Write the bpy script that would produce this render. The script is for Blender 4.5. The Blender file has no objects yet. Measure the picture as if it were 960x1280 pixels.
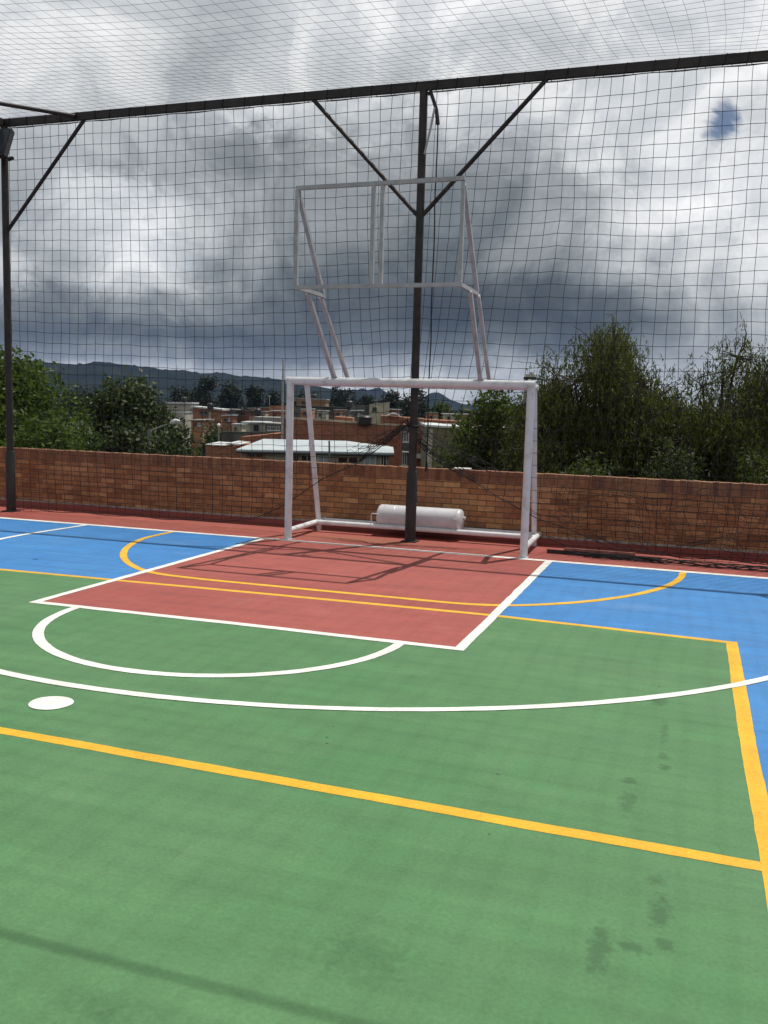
import bpy, math, random
import numpy as np
from mathutils import Vector, Matrix

C = bpy.context.scene
COL = C.collection
V = np.array

# ------------------------------------------------------------------ camera
CAM = V((3.4082, -10.8192, 1.7403)); FPX = 1148.7
YAW, PIT, ROL = -0.3246, -0.1135, 0.0275
_F = V((math.sin(YAW)*math.cos(PIT), math.cos(YAW)*math.cos(PIT), math.sin(PIT)))
_R0 = V((math.cos(YAW), -math.sin(YAW), 0.0)); _U0 = np.cross(_R0, _F)
_R = math.cos(ROL)*_R0 + math.sin(ROL)*_U0
_U = -math.sin(ROL)*_R0 + math.cos(ROL)*_U0

def ray(u, v): return _F + _R*(u-480)/FPX + _U*(640-v)/FPX
def at(u, v, d): return CAM + d*ray(u, v)                   # a survey point d metres down the lens axis
def on_ground(u, v, z=0.0):
    r = ray(u, v); return CAM + r*((z-CAM[2])/r[2])

cd = bpy.data.cameras.new('camera'); cam = bpy.data.objects.new('camera', cd); COL.objects.link(cam)
m = Matrix(((_R[0], _U[0], -_F[0], CAM[0]), (_R[1], _U[1], -_F[1], CAM[1]), (_R[2], _U[2], -_F[2], CAM[2]), (0, 0, 0, 1)))
cam.matrix_world = m
cd.sensor_fit = 'VERTICAL'; cd.sensor_height = 36; cd.lens = 36*FPX/1280
cd.clip_start = 0.05; cd.clip_end = 20000
C.camera = cam

# ------------------------------------------------------------------ materials
def newmat(name):
    mt = bpy.data.materials.new(name); mt.use_nodes = True
    nt = mt.node_tree; b = nt.nodes['Principled BSDF']
    return mt, nt, b

def N(nt, t, **kw):
    n = nt.nodes.new(t)
    for k, v in kw.items():
        if k.startswith('i_'):
            n.inputs[k[2:].replace('_', ' ')].default_value = v
        elif k[0] == 'n' and k[1:].isdigit():
            n.inputs[int(k[1:])].default_value = v
        else: setattr(n, k, v)
    return n

def ramp(nt, stops, interp='LINEAR'):
    n = nt.nodes.new('ShaderNodeValToRGB'); cr = n.color_ramp; cr.interpolation = interp
    while len(cr.elements) > 1: cr.elements.remove(cr.elements[-1])
    cr.elements[0].position = stops[0][0]; cr.elements[0].color = (*stops[0][1], 1)
    for p, c in stops[1:]:
        e = cr.elements.new(p); e.color = (*c, 1)
    return n

def mixc(nt, fac, a, b, mode='MIX'):
    n = nt.nodes.new('ShaderNodeMix'); n.data_type = 'RGBA'; n.blend_type = mode
    for s, v in ((0, fac), (6, a), (7, b)):
        if hasattr(v, 'node'): nt.links.new(v, n.inputs[s])
        elif v is not None: n.inputs[s].default_value = v if s == 0 else (*v, 1)
    return n.outputs[2]

def mth(nt, op, a, b=None, c=None, clamp=False):
    n = nt.nodes.new('ShaderNodeMath'); n.operation = op; n.use_clamp = clamp
    for i, v in enumerate((a, b, c)):
        if v is None: continue
        if hasattr(v, 'node'): nt.links.new(v, n.inputs[i])
        else: n.inputs[i].default_value = v
    return n.outputs[0]

def noise(nt, vec, scale, detail=4, rough=.5, dist=0.0):
    n = N(nt, 'ShaderNodeTexNoise'); n.inputs['Scale'].default_value = scale
    n.inputs['Detail'].default_value = detail; n.inputs['Roughness'].default_value = rough
    n.inputs['Distortion'].default_value = dist
    if vec is not None: nt.links.new(vec, n.inputs['Vector'])
    return n

def objco(nt): return nt.nodes.new('ShaderNodeTexCoord').outputs['Object']

def bump(nt, b, h, strength=.3, dist=.01):
    n = N(nt, 'ShaderNodeBump'); n.inputs['Strength'].default_value = strength; n.inputs['Distance'].default_value = dist
    nt.links.new(h, n.inputs['Height']); nt.links.new(n.outputs[0], b.inputs['Normal'])

def simple(name, col, rough=.6, metal=0.0, var=.15, scale=3.0, col2=None, spec=.5, bmp=0):
    mt, nt, b = newmat(name); co = objco(nt)
    n = noise(nt, co, scale, 6, .6)
    c2 = col2 or tuple(c*(1-var*1.6) for c in col); c1 = tuple(min(1, c*(1+var)) for c in col) if col2 is None else col
    r = ramp(nt, [(.35, c2), (.65, c1)]); nt.links.new(n.outputs[0], r.inputs[0])
    nt.links.new(r.outputs[0], b.inputs['Base Color'])
    b.inputs['Roughness'].default_value = rough; b.inputs['Metallic'].default_value = metal
    b.inputs['Specular IOR Level'].default_value = spec
    if bmp: bump(nt, b, noise(nt, co, bmp, 4).outputs[0], .3, .01)
    return mt

def court_paint(name, col, wear_col, wear=.35, floor_marks=(), dirt=None, spec=.3, chips=0.0):
    mt, nt, b = newmat(name); co = objco(nt)
    big = noise(nt, co, .55, 5, .6, .4); mid = noise(nt, co, 3.2, 6, .62); fine = noise(nt, co, 90, 3, .6)
    r1 = ramp(nt, [(.36, (0, 0, 0)), (.70, (1, 1, 1))]); nt.links.new(big.outputs[0], r1.inputs[0])
    f = mth(nt, 'MULTIPLY', r1.outputs[0], wear)
    c = mixc(nt, f, col, wear_col)
    # roller streaks along the court
    mp = N(nt, 'ShaderNodeMapping'); mp.inputs['Scale'].default_value = (.35, 4.0, 1); nt.links.new(co, mp.inputs[0])
    st = noise(nt, mp.outputs[0], 1.3, 4, .55)
    r2 = ramp(nt, [(.3, (.90, .90, .90)), (.7, (1.07, 1.07, 1.07))]); nt.links.new(st.outputs[0], r2.inputs[0])
    c = mixc(nt, 1.0, c, r2.outputs[0], 'MULTIPLY')
    r3 = ramp(nt, [(.3, (.90, .90, .90)), (.7, (1.08, 1.08, 1.08))]); nt.links.new(mid.outputs[0], r3.inputs[0])
    c = mixc(nt, 1.0, c, r3.outputs[0], 'MULTIPLY')
    # grit specks
    vo = N(nt, 'ShaderNodeTexVoronoi'); vo.inputs['Scale'].default_value = 3.1; nt.links.new(co, vo.inputs['Vector'])
    sp = mth(nt, 'LESS_THAN', vo.outputs['Distance'], .028)
    sp2 = mth(nt, 'GREATER_THAN', noise(nt, co, .8, 2).outputs[0], .53)
    c = mixc(nt, mth(nt, 'MULTIPLY', mth(nt, 'MULTIPLY', sp, sp2), .75), c, (.02, .03, .02))
    ms = N(nt, 'ShaderNodeMapping'); ms.inputs['Scale'].default_value = (1.0, 7.0, 1); ms.inputs['Rotation'].default_value = (0, 0, .7); nt.links.new(co, ms.inputs[0])
    sc1 = noise(nt, ms.outputs[0], 4.5, 7, .72, .5); rs = ramp(nt, [(.66, (0, 0, 0)), (.76, (1, 1, 1))]); nt.links.new(sc1.outputs[0], rs.inputs[0])
    gate = ramp(nt, [(.50, (0, 0, 0)), (.66, (1, 1, 1))]); nt.links.new(noise(nt, co, .45, 3).outputs[0], gate.inputs[0])
    c = mixc(nt, mth(nt, 'MULTIPLY', mth(nt, 'MULTIPLY', rs.outputs[0], gate.outputs[0]), .22), c, tuple(q*.5 for q in col))
    du = noise(nt, co, 1.6, 9, .75, .3); rd = ramp(nt, [(.56, (0, 0, 0)), (.75, (1, 1, 1))]); nt.links.new(du.outputs[0], rd.inputs[0])
    c = mixc(nt, mth(nt, 'MULTIPLY', rd.outputs[0], .11), c, (.32, .30, .26))
    gr = ramp(nt, [(.30, (.86, .86, .86)), (.70, (1.12, 1.12, 1.12))]); nt.links.new(noise(nt, co, 55, 4, .7).outputs[0], gr.inputs[0])
    c = mixc(nt, 1.0, c, gr.outputs[0], 'MULTIPLY')
    # damp foot marks, scuffs and soft dark blobs
    for (x, y, rx, ry, a, k) in floor_marks:
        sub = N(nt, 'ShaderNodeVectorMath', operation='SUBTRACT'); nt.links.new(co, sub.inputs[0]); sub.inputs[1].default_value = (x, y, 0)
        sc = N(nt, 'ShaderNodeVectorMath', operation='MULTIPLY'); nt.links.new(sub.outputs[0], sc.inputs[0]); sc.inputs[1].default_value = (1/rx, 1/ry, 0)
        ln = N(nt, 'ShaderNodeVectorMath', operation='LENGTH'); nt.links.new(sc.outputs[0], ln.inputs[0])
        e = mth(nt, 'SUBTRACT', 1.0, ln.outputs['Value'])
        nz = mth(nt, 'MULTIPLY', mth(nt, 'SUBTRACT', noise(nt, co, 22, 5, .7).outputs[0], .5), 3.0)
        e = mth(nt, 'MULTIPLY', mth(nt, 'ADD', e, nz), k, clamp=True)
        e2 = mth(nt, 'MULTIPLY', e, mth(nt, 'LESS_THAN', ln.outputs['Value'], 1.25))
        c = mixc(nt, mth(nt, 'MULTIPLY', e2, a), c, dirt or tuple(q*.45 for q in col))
    if chips:
        ch = noise(nt, co, 26, 8, .75); rc_ = ramp(nt, [(.60, (0, 0, 0)), (.68, (1, 1, 1))]); nt.links.new(ch.outputs[0], rc_.inputs[0])
        gt = ramp(nt, [(.46, (0, 0, 0)), (.62, (1, 1, 1))]); nt.links.new(noise(nt, co, 1.1, 4, .6).outputs[0], gt.inputs[0])
        c = mixc(nt, mth(nt, 'MULTIPLY', mth(nt, 'MULTIPLY', rc_.outputs[0], gt.outputs[0]), chips), c, (.20, .25, .19))
    nt.links.new(c, b.inputs['Base Color'])
    rr = ramp(nt, [(.3, (.55, .55, .55)), (.7, (.75, .75, .75))]); nt.links.new(mid.outputs[0], rr.inputs[0])
    nt.links.new(rr.outputs[0], b.inputs['Roughness']); b.inputs['Specular IOR Level'].default_value = spec
    hh = mth(nt, 'ADD', mth(nt, 'MULTIPLY', fine.outputs[0], .5), noise(nt, co, 260, 2).outputs[0])
    bump(nt, b, hh, .35, .004)
    return mt

GREEN_MARKS = [(3.21, -6.44, .05, .05, .62, 2), (3.215, -6.68, .045, .16, .55, 1.4), (3.36, -6.2, .035, .05, .62, 2), (3.35, -6.05, .035, .06, .55, 1.5),
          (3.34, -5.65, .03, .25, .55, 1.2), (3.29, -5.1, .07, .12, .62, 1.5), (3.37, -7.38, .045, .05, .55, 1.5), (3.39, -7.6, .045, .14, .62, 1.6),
          (3.41, -7.80, .04, .05, .62, 2), (3.21, -7.9, .05, .17, .62, 1.5), (3.32, -7.86, .06, .04, .55, 2), (2.50, -8.22, .22, .15, .62, .7), (1.9, -8.76, .16, .09, .62, .7),  # last two on this row: wide soft-edged dark blobs painted into the green
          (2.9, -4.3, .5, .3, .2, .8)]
M = {}
M['green'] = court_paint('green_paint', (.066, .182, .070), (.108, .205, .098), .5, GREEN_MARKS)
M['blue'] = court_paint('blue_paint', (.034, .180, .445), (.062, .215, .45), .5, [(2.95, -2.3, .4, .22, .35, .8), (-2.6, -.9, .5, .3, .25, .8)], (.16, .25, .40))
M['redkey'] = court_paint('red_paint', (.300, .070, .057), (.34, .098, .080), .5, [(-.9, -.75, .25, .2, .2, .8)])
M['redcourt'] = court_paint('red_border_paint', (.285, .064, .052), (.33, .105, .078), .6,
                            [(-.55, .45, 1.1, .28, .75, 1.2), (-3.5, .5, 2.5, .3, .25, .7), (1.0, .3, .9, .3, .4, .9)], (.22, .09, .04))
M['white_line'] = court_paint('white_paint', (.72, .71, .675), (.66, .65, .60), .5, chips=.5)
M['yellow'] = court_paint('yellow_paint', (.68, .385, .022), (.64, .37, .035), .4, chips=.4)
M['tan_line'] = court_paint('ochre_paint', (.66, .37, .06), (.62, .38, .10), .4)

def white_steel():
    mt, nt, b = newmat('white_painted_steel'); co = objco(nt)
    n1 = noise(nt, co, 7, 6, .65); n2 = noise(nt, co, 30, 5, .7)
    r = ramp(nt, [(.28, (.47, .46, .46)), (.5, (.65, .66, .68)), (.75, (.70, .71, .73))]); nt.links.new(n1.outputs[0], r.inputs[0])
    r2 = ramp(nt, [(.70, (0, 0, 0)), (.76, (1, 1, 1))]); nt.links.new(n2.outputs[0], r2.inputs[0])
    c = mixc(nt, mth(nt, 'MULTIPLY', r2.outputs[0], .7), r.outputs[0], (.22, .10, .05))
    nt.links.new(c, b.inputs['Base Color']); b.inputs['Roughness'].default_value = .38
    bump(nt, b, n2.outputs[0], .06, .004)
    return mt
M['white'] = white_steel()
M['grey_white'] = simple('weathered_white_steel', (.37, .375, .39), .5, 0, .12, 9)
M['rust'] = simple('rusty_bracket', (.07, .045, .03), .8, .2, .4, 40)
M['dark'] = simple('dark_brown_steel', (.022, .016, .014), .55, .1, .4, 6)
M['net'] = simple('black_nylon', (.014, .014, .016), .9, 0, .1, 20)
M['rope'] = simple('dark_rope', (.02, .02, .02), .9, 0, .3, 60)
M['lamp_body'] = simple('lamp_housing', (.016, .017, .020), .5, .4, .2, 20)
M['lamp_glass'] = simple('lamp_glass', (.022, .026, .034), .12, .0, .1, 4)
M['plank'] = simple('weathered_board', (.24, .10, .075), .8, 0, .3, 9)
M['dark_bar'] = simple('dark_bar', (.03, .022, .02), .7, .1, .3, 9)
M['tank'] = simple('white_enamel_drum', (.56, .56, .58), .34, 0, .06, 5)
M['chrome'] = simple('dull_handle_steel', (.6, .6, .6), .4, .3, .1, 5)
M['tile'] = simple('white_tile', (.8, .8, .78), .4, 0, .05, 5)
M['mortar'] = simple('mortar_footing', (.34, .31, .28), .9, 0, .3, 14, bmp=30)
M['concrete'] = simple('concrete', (.30, .29, .27), .9, 0, .2, 2, bmp=12)

def brick_mat(name, bw, bh, cols, mortar, off=.5, ax='XZ', msz=.008, dark_patches=True, scale=1.0):
    mt, nt, b = newmat(name); co = objco(nt)
    sx = N(nt, 'ShaderNodeSeparateXYZ'); nt.links.new(co, sx.inputs[0])
    cx = N(nt, 'ShaderNodeCombineXYZ')
    h = mth(nt, 'ADD', sx.outputs[0], sx.outputs[1])
    wob = noise(nt, co, 3.0, 2)
    hz = mth(nt, 'ADD', sx.outputs[2], mth(nt, 'MULTIPLY', mth(nt, 'SUBTRACT', wob.outputs[0], .5), .010))
    nt.links.new(h, cx.inputs[0]); nt.links.new(hz, cx.inputs[1])
    br = N(nt, 'ShaderNodeTexBrick'); nt.links.new(cx.outputs[0], br.inputs['Vector'])
    br.offset = off; br.inputs['Color1'].default_value = (0, 0, 0, 1); br.inputs['Color2'].default_value = (1, 1, 1, 1)
    br.inputs['Mortar'].default_value = (.5, .5, .5, 1); br.inputs['Scale'].default_value = 1
    br.inputs['Mortar Size'].default_value = msz; br.inputs['Mortar Smooth'].default_value = .3
    br.inputs['Brick Width'].default_value = bw; br.inputs['Row Height'].default_value = bh; br.inputs['Bias'].default_value = 0
    k = len(cols)
    r = ramp(nt, [(i/max(1, k-1), c) for i, c in enumerate(cols)]); nt.links.new(br.outputs['Color'], r.inputs[0])
    n1 = noise(nt, co, 14, 6, .65); r1 = ramp(nt, [(.3, (.72, .70, .70)), (.7, (1.16, 1.14, 1.12))]); nt.links.new(n1.outputs[0], r1.inputs[0])
    c = mixc(nt, 1.0, r.outputs[0], r1.outputs[0], 'MULTIPLY')
    if dark_patches:
        n2 = noise(nt, co, .7, 4, .6); r2 = ramp(nt, [(.35, (.72, .70, .68)), (.62, (1.06, 1.06, 1.06))]); nt.links.new(n2.outputs[0], r2.inputs[0])
        c = mixc(nt, 1.0, c, r2.outputs[0], 'MULTIPLY')
    ef = noise(nt, co, 2.3, 8, .7, .4); re_ = ramp(nt, [(.57, (0, 0, 0)), (.72, (1, 1, 1))]); nt.links.new(ef.outputs[0], re_.inputs[0])
    c = mixc(nt, mth(nt, 'MULTIPLY', re_.outputs[0], .28), c, (.40, .33, .26))
    so_ = noise(nt, co, 5.5, 7, .7, .6); rs_ = ramp(nt, [(.58, (0, 0, 0)), (.70, (1, 1, 1))]); nt.links.new(so_.outputs[0], rs_.inputs[0])
    c = mixc(nt, mth(nt, 'MULTIPLY', rs_.outputs[0], .45), c, (.07, .045, .032))
    c = mixc(nt, br.outputs['Fac'], c, mortar)
    nt.links.new(c, b.inputs['Base Color']); b.inputs['Roughness'].default_value = .85; b.inputs['Specular IOR Level'].default_value = .25
    hgt = mth(nt, 'ADD', mth(nt, 'SUBTRACT', 1.0, br.outputs['Fac']), mth(nt, 'MULTIPLY', noise(nt, co, 60, 5, .7).outputs[0], .45))
    bump(nt, b, hgt, .7, .008)
    return mt
BC = [(0.209, 0.094, 0.050), (0.418, 0.209, 0.097), (0.330, 0.149, 0.069), (0.517, 0.284, 0.134), (0.275, 0.116, 0.059), (0.473, 0.249, 0.112), (0.363, 0.162, 0.076)]
M['brick'] = brick_mat('orange_brick', .245, .0755, BC, (.105, .072, .052), .5, msz=.0055)
M['soldier'] = brick_mat('soldier_brick', .078, .32, [tuple(x*.72 for x in c) for c in BC], (.05, .033, .025), 0, msz=.005)

def leaf_mat(name, cols, trans=.35):
    mt, nt, b = newmat(name)
    g = N(nt, 'ShaderNodeNewGeometry')
    k = len(cols); r = ramp(nt, [(i/max(1, k-1), c) for i, c in enumerate(cols)]); nt.links.new(g.outputs['Random Per Island'], r.inputs[0])
    co = objco(nt); n = noise(nt, co, .9, 3); r1 = ramp(nt, [(.3, (.65, .7, .65)), (.7, (1.25, 1.2, 1.1))]); nt.links.new(n.outputs[0], r1.inputs[0])
    c = mixc(nt, 1.0, r.outputs[0], r1.outputs[0], 'MULTIPLY')
    nt.links.new(c, b.inputs['Base Color']); b.inputs['Roughness'].default_value = .6; b.inputs['Specular IOR Level'].default_value = .25
    t = N(nt, 'ShaderNodeBsdfTranslucent'); nt.links.new(mixc(nt, 1.0, c, (1.2, 1.3, .6), 'MULTIPLY'), t.inputs[0])
    mx = N(nt, 'ShaderNodeMixShader', n0=trans); nt.links.new(b.outputs[0], mx.inputs[1]); nt.links.new(t.outputs[0], mx.inputs[2])
    out = [q for q in nt.nodes if q.type == 'OUTPUT_MATERIAL'][0]; nt.links.new(mx.outputs[0], out.inputs[0])
    return mt
M['leaf_bright'] = leaf_mat('bright_leaves', [(.030, .056, .014), (.058, .094, .020), (.095, .135, .030), (.045, .074, .018)], .4)
M['leaf_dark'] = leaf_mat('dark_leaves', [(.022, .038, .016), (.036, .056, .020), (.055, .075, .028), (.12, .13, .08)], .25)
M['leaf_mid'] = leaf_mat('mid_leaves', [(.032, .050, .016), (.052, .078, .021), (.088, .112, .034)], .38)
M['leaf_olive'] = leaf_mat('olive_leaves', [(.028, .036, .014), (.056, .068, .021), (.088, .102, .030), (.112, .125, .038), (.064, .076, .025)], .42)
M['leaf_far'] = leaf_mat('far_leaves', [(.012, .020, .011), (.018, .027, .014), (.024, .034, .016)], .1)
M['bark'] = simple('bark', (.075, .062, .050), .9, 0, .3, 8, bmp=25)
M['twig'] = simple('grey_bark', (.036, .031, .026), .9, 0, .3, 8)

# ------------------------------------------------------------------ mesh helpers
class MB:
    def __init__(s): s.v = []; s.f = []; s.mi = []
    def add(s, vs, fs, mi=0):
        o = len(s.v); s.v.extend([tuple(float(c) for c in p) for p in vs]); s.f.extend([tuple(i+o for i in f) for f in fs]); s.mi.extend([mi]*len(fs)); return s
    def box(s, lo, hi, mi=0):
        x0, y0, z0 = lo; x1, y1, z1 = hi
        return s.add([(x0, y0, z0), (x1, y0, z0), (x1, y1, z0), (x0, y1, z0), (x0, y0, z1), (x1, y0, z1), (x1, y1, z1), (x0, y1, z1)],
                     [(0, 3, 2, 1), (4, 5, 6, 7), (0, 1, 5, 4), (1, 2, 6, 5), (2, 3, 7, 6), (3, 0, 4, 7)], mi)
    def tube(s, pts, rad, n=8, cap=True, square=False, roll=0.0):
        pts = [V(p, float) if not isinstance(p, np.ndarray) else p.astype(float) for p in pts]
        k = len(pts); rads = rad if hasattr(rad, '__len__') else [rad]*k
        vs = []; ref = None
        for i in range(k):
            t = pts[min(i+1, k-1)] - pts[max(i-1, 0)]; t = t/(np.linalg.norm(t)+1e-9)
            if ref is None:
                a = V((0, 0, 1.)) if abs(t[2]) < .9 else V((0, 1., 0)); ref = np.cross(a, t)
            ref = ref - t*(ref@t); ref /= (np.linalg.norm(ref)+1e-9); b = np.cross(t, ref)
            for j in range(n):
                a = 2*math.pi*j/n + (math.pi/4 if square else 0) + roll
                vs.append(pts[i] + rads[i]*(math.cos(a)*ref + math.sin(a)*b))
        fs = [(i*n+j, i*n+(j+1) % n, (i+1)*n+(j+1) % n, (i+1)*n+j) for i in range(k-1) for j in range(n)]
        if cap: fs += [tuple(range(n-1, -1, -1)), tuple((k-1)*n+j for j in range(n))]
        return s.add(vs, fs)
    def sq(s, a, b, w): return s.tube([a, b], w*.7071, 4, square=True)
    def build(s, name, mat, parent=None, smooth=False, bevel=0, sharp=40):
        me = bpy.data.meshes.new(name); me.from_pydata(s.v, [], s.f); 
        mats = mat if isinstance(mat, (list, tuple)) else ([mat] if mat else [])
        for q in mats: me.materials.append(q)
        if len(mats) > 1: me.polygons.foreach_set('material_index', s.mi)
        if smooth:
            me.polygons.foreach_set('use_smooth', [True]*len(me.polygons))
            try: me.set_sharp_from_angle(angle=math.radians(sharp))
            except Exception: pass
        me.update()
        o = bpy.data.objects.new(name, me); COL.objects.link(o)
        if parent is not None: o.parent = parent; o.matrix_parent_inverse = Matrix.Translation(-Vector(parent_loc(parent)))
        if bevel:
            bv = o.modifiers.new('bevel', 'BEVEL'); bv.width = bevel; bv.segments = 2; bv.limit_method = 'ANGLE'
        return o

def parent_loc(p):                                         # mesh parts keep world coordinates; only the Empties carry a location
    return tuple(p.location) if p.type == 'EMPTY' else (0, 0, 0)

def tag(o, label=None, cat=None, group=None, kind=None):
    if label: o['label'] = label
    if cat: o['category'] = cat
    if group: o['group'] = group
    if kind: o['kind'] = kind
    return o

def empty(name, loc, label, cat, group=None):
    o = bpy.data.objects.new(name, None); COL.objects.link(o); o.location = [float(c) for c in loc]; o.empty_display_size = .3
    return tag(o, label, cat, group)

# ------------------------------------------------------------------ light and sky
el, az = math.radians(70.4), math.radians(29.4)
sd = Vector((math.sin(az)*math.cos(el), math.cos(az)*math.cos(el), math.sin(el)))
sl = bpy.data.lights.new('sun', 'SUN'); sl.energy = 4.6; sl.angle = math.radians(.53); sl.color = (1.0, .955, .89)
so = bpy.data.objects.new('sun', sl); COL.objects.link(so); so.rotation_euler = (-sd).to_track_quat('-Z', 'Y').to_euler(); so.location = (3, 5, 30)

W = bpy.data.worlds.new('World'); C.world = W; W.use_nodes = True
nt = W.node_tree; nt.nodes.clear()
out = N(nt, 'ShaderNodeOutputWorld'); 
skyn = N(nt, 'ShaderNodeTexSky'); skyn.sky_type = 'NISHITA'; skyn.sun_disc = False
skyn.sun_elevation = el; skyn.sun_rotation = az; skyn.altitude = 2600
bg1 = N(nt, 'ShaderNodeBackground'); bg1.inputs[1].default_value = .06; nt.links.new(skyn.outputs[0], bg1.inputs[0])
D = N(nt, 'ShaderNodeTexCoord').outputs['Generated']
nrm = N(nt, 'ShaderNodeVectorMath', operation='NORMALIZE'); nt.links.new(D, nrm.inputs[0]); D = nrm.outputs[0]
sep = N(nt, 'ShaderNodeSeparateXYZ'); nt.links.new(D, sep.inputs[0])
zz = mth(nt, 'ADD', mth(nt, 'MAXIMUM', sep.outputs[2], 0.0), .30)
pl = N(nt, 'ShaderNodeCombineXYZ'); nt.links.new(mth(nt, 'DIVIDE', sep.outputs[0], zz), pl.inputs[0]); nt.links.new(mth(nt, 'DIVIDE', sep.outputs[1], zz), pl.inputs[1])
nt.links.new(mth(nt, 'MULTIPLY', sep.outputs[2], 3.0), pl.inputs[2])
P = pl.outputs[0]                                          # cloud-deck coordinates
w1 = noise(nt, P, 1.35, 7, .62, .3)
sw = N(nt, 'ShaderNodeSeparateColor'); nt.links.new(w1.outputs['Color'], sw.inputs[0])
azn = mth(nt, 'ARCTAN2', sep.outputs[0], sep.outputs[1]); eln = mth(nt, 'ARCSINE', sep.outputs[2])
w2 = noise(nt, D, 11, 8, .66, .6); sw2 = N(nt, 'ShaderNodeSeparateColor'); nt.links.new(w2.outputs['Color'], sw2.inputs[0])
hi = mth(nt, 'MULTIPLY_ADD', mth(nt, 'MINIMUM', eln, .30), .55, .014)
azw = mth(nt, 'ADD', azn, mth(nt, 'MULTIPLY', mth(nt, 'SUBTRACT', sw2.outputs[0], .5), .17))
elw = mth(nt, 'ADD', eln, mth(nt, 'MULTIPLY', mth(nt, 'SUBTRACT', sw2.outputs[1], .5), hi))
A0, A1 = math.radians(-44), math.radians(9)
ELS = [.5, 1.6, 2.7, 4, 5.5, 7, 9, 11, 13, 15, 17, 19.2, 21.5, 24, 36, 52]
GRID = [
[164,164,164,165,168,168,165,162,160,166,170,173,174,174,172,169,169,169,169,169,169,169,169,169,169],
[136,143,157,167,180,179,171,162,156,157,163,170,173,174,172,169,169,169,169,169,169,169,169,169,169],
[85,87,94,105,119,121,114,108,105,114,120,127,133,136,135,134,139,144,147,152,159,163,165,165,165],
[81,80,81,83,85,85,86,82,81,89,93,92,93,95,92,88,93,100,111,127,145,158,164,164,164],
[111,104,106,113,119,122,122,105,90,85,82,79,78,77,76,75,81,89,101,122,146,169,180,180,180],
[162,164,165,170,180,185,170,133,111,98,89,84,81,80,81,83,88,99,119,140,162,185,195,196,196],
[146,147,180,205,224,227,216,176,142,120,108,103,103,105,112,117,117,132,167,180,187,193,194,193,191],
[145,150,178,212,230,224,205,170,142,132,119,116,119,124,126,128,131,152,191,205,212,212,213,216,220],
[166,165,170,176,176,170,160,150,140,134,130,126,129,133,132,131,135,159,202,213,218,223,224,223,220],
[191,187,184,180,174,168,162,154,144,138,138,140,145,150,152,159,176,195,213,214,210,196,194,193,192],
[205,205,200,191,184,181,184,194,197,180,172,174,180,188,194,197,195,200,209,206,201,195,197,199,201],
[205,205,201,193,184,174,163,174,186,189,196,204,204,202,191,185,186,193,202,207,211,214,216,218,219],
[205,205,202,199,196,190,181,186,192,199,205,211,213,214,208,203,196,199,206,214,217,215,215,215,215],
[205,205,203,199,196,191,185,190,197,206,211,214,215,215,215,210,201,202,207,216,217,215,215,215,215],
[150]*25, [125]*25]
def lin(s):
    s /= 255.; return s/12.92 if s <= .04045 else ((s+.055)/1.055)**2.4
afac = mth(nt, 'DIVIDE', mth(nt, 'SUBTRACT', azw, A0), A1-A0, clamp=True)
cur = None
for i, row in enumerate(GRID):
    r = ramp(nt, [(j/24, (lin(g),)*3) for j, g in enumerate(row)], 'B_SPLINE'); nt.links.new(afac, r.inputs[0])
    if cur is None: cur = r.outputs[0]; continue
    mr = N(nt, 'ShaderNodeMapRange'); mr.interpolation_type = 'SMOOTHSTEP'; nt.links.new(elw, mr.inputs[0])
    mr.inputs[1].default_value = math.radians(ELS[i-1]); mr.inputs[2].default_value = math.radians(ELS[i])
    cur = mixc(nt, mr.outputs[0], cur, r.outputs[0])
# cloud billow detail
b1 = noise(nt, P, 2.2, 9, .58, .35); r1 = ramp(nt, [(.30, (.60, .61, .63)), (.5, (1, 1, 1)), (.70, (1.42, 1.41, 1.39))]); nt.links.new(b1.outputs[0], r1.inputs[0])
cur = mixc(nt, .70, cur, r1.outputs[0], 'MULTIPLY')
b2 = noise(nt, D, 9, 10, .60, .9); r2_ = ramp(nt, [(.36, (.74, .75, .76)), (.475, (.92, .92, .93)), (.525, (1.09, 1.09, 1.08)), (.64, (1.32, 1.31, 1.30))]); nt.links.new(b2.outputs[0], r2_.inputs[0])
cur = mixc(nt, .9, cur, r2_.outputs[0], 'MULTIPLY')
bwc = N(nt, 'ShaderNodeRGBToBW'); nt.links.new(cur, bwc.inputs[0]); gain = ramp(nt, [(0, (.90,)*3), (.10, (.97,)*3), (.20, (1.08,)*3), (.38, (1.14,)*3), (.6, (1.10,)*3), (.9, (.98,)*3)]); nt.links.new(bwc.outputs[0], gain.inputs[0])
cur = mixc(nt, 1.0, cur, gain.outputs[0], 'MULTIPLY')
# cool tint in the dark bases, neutral in the bright tops
bw = N(nt, 'ShaderNodeRGBToBW'); nt.links.new(cur, bw.inputs[0])
tint = ramp(nt, [(.0, (.82, 1.0, 1.05)), (.25, (.92, 1.0, 1.035)), (.7, (.985, 1.0, 1.015))]); nt.links.new(bw.outputs[0], tint.inputs[0])
cur = mixc(nt, 1.0, cur, tint.outputs[0], 'MULTIPLY')
bg2 = N(nt, 'ShaderNodeBackground'); bg2.inputs[1].default_value = 1.16; nt.links.new(cur, bg2.inputs[0])
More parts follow.
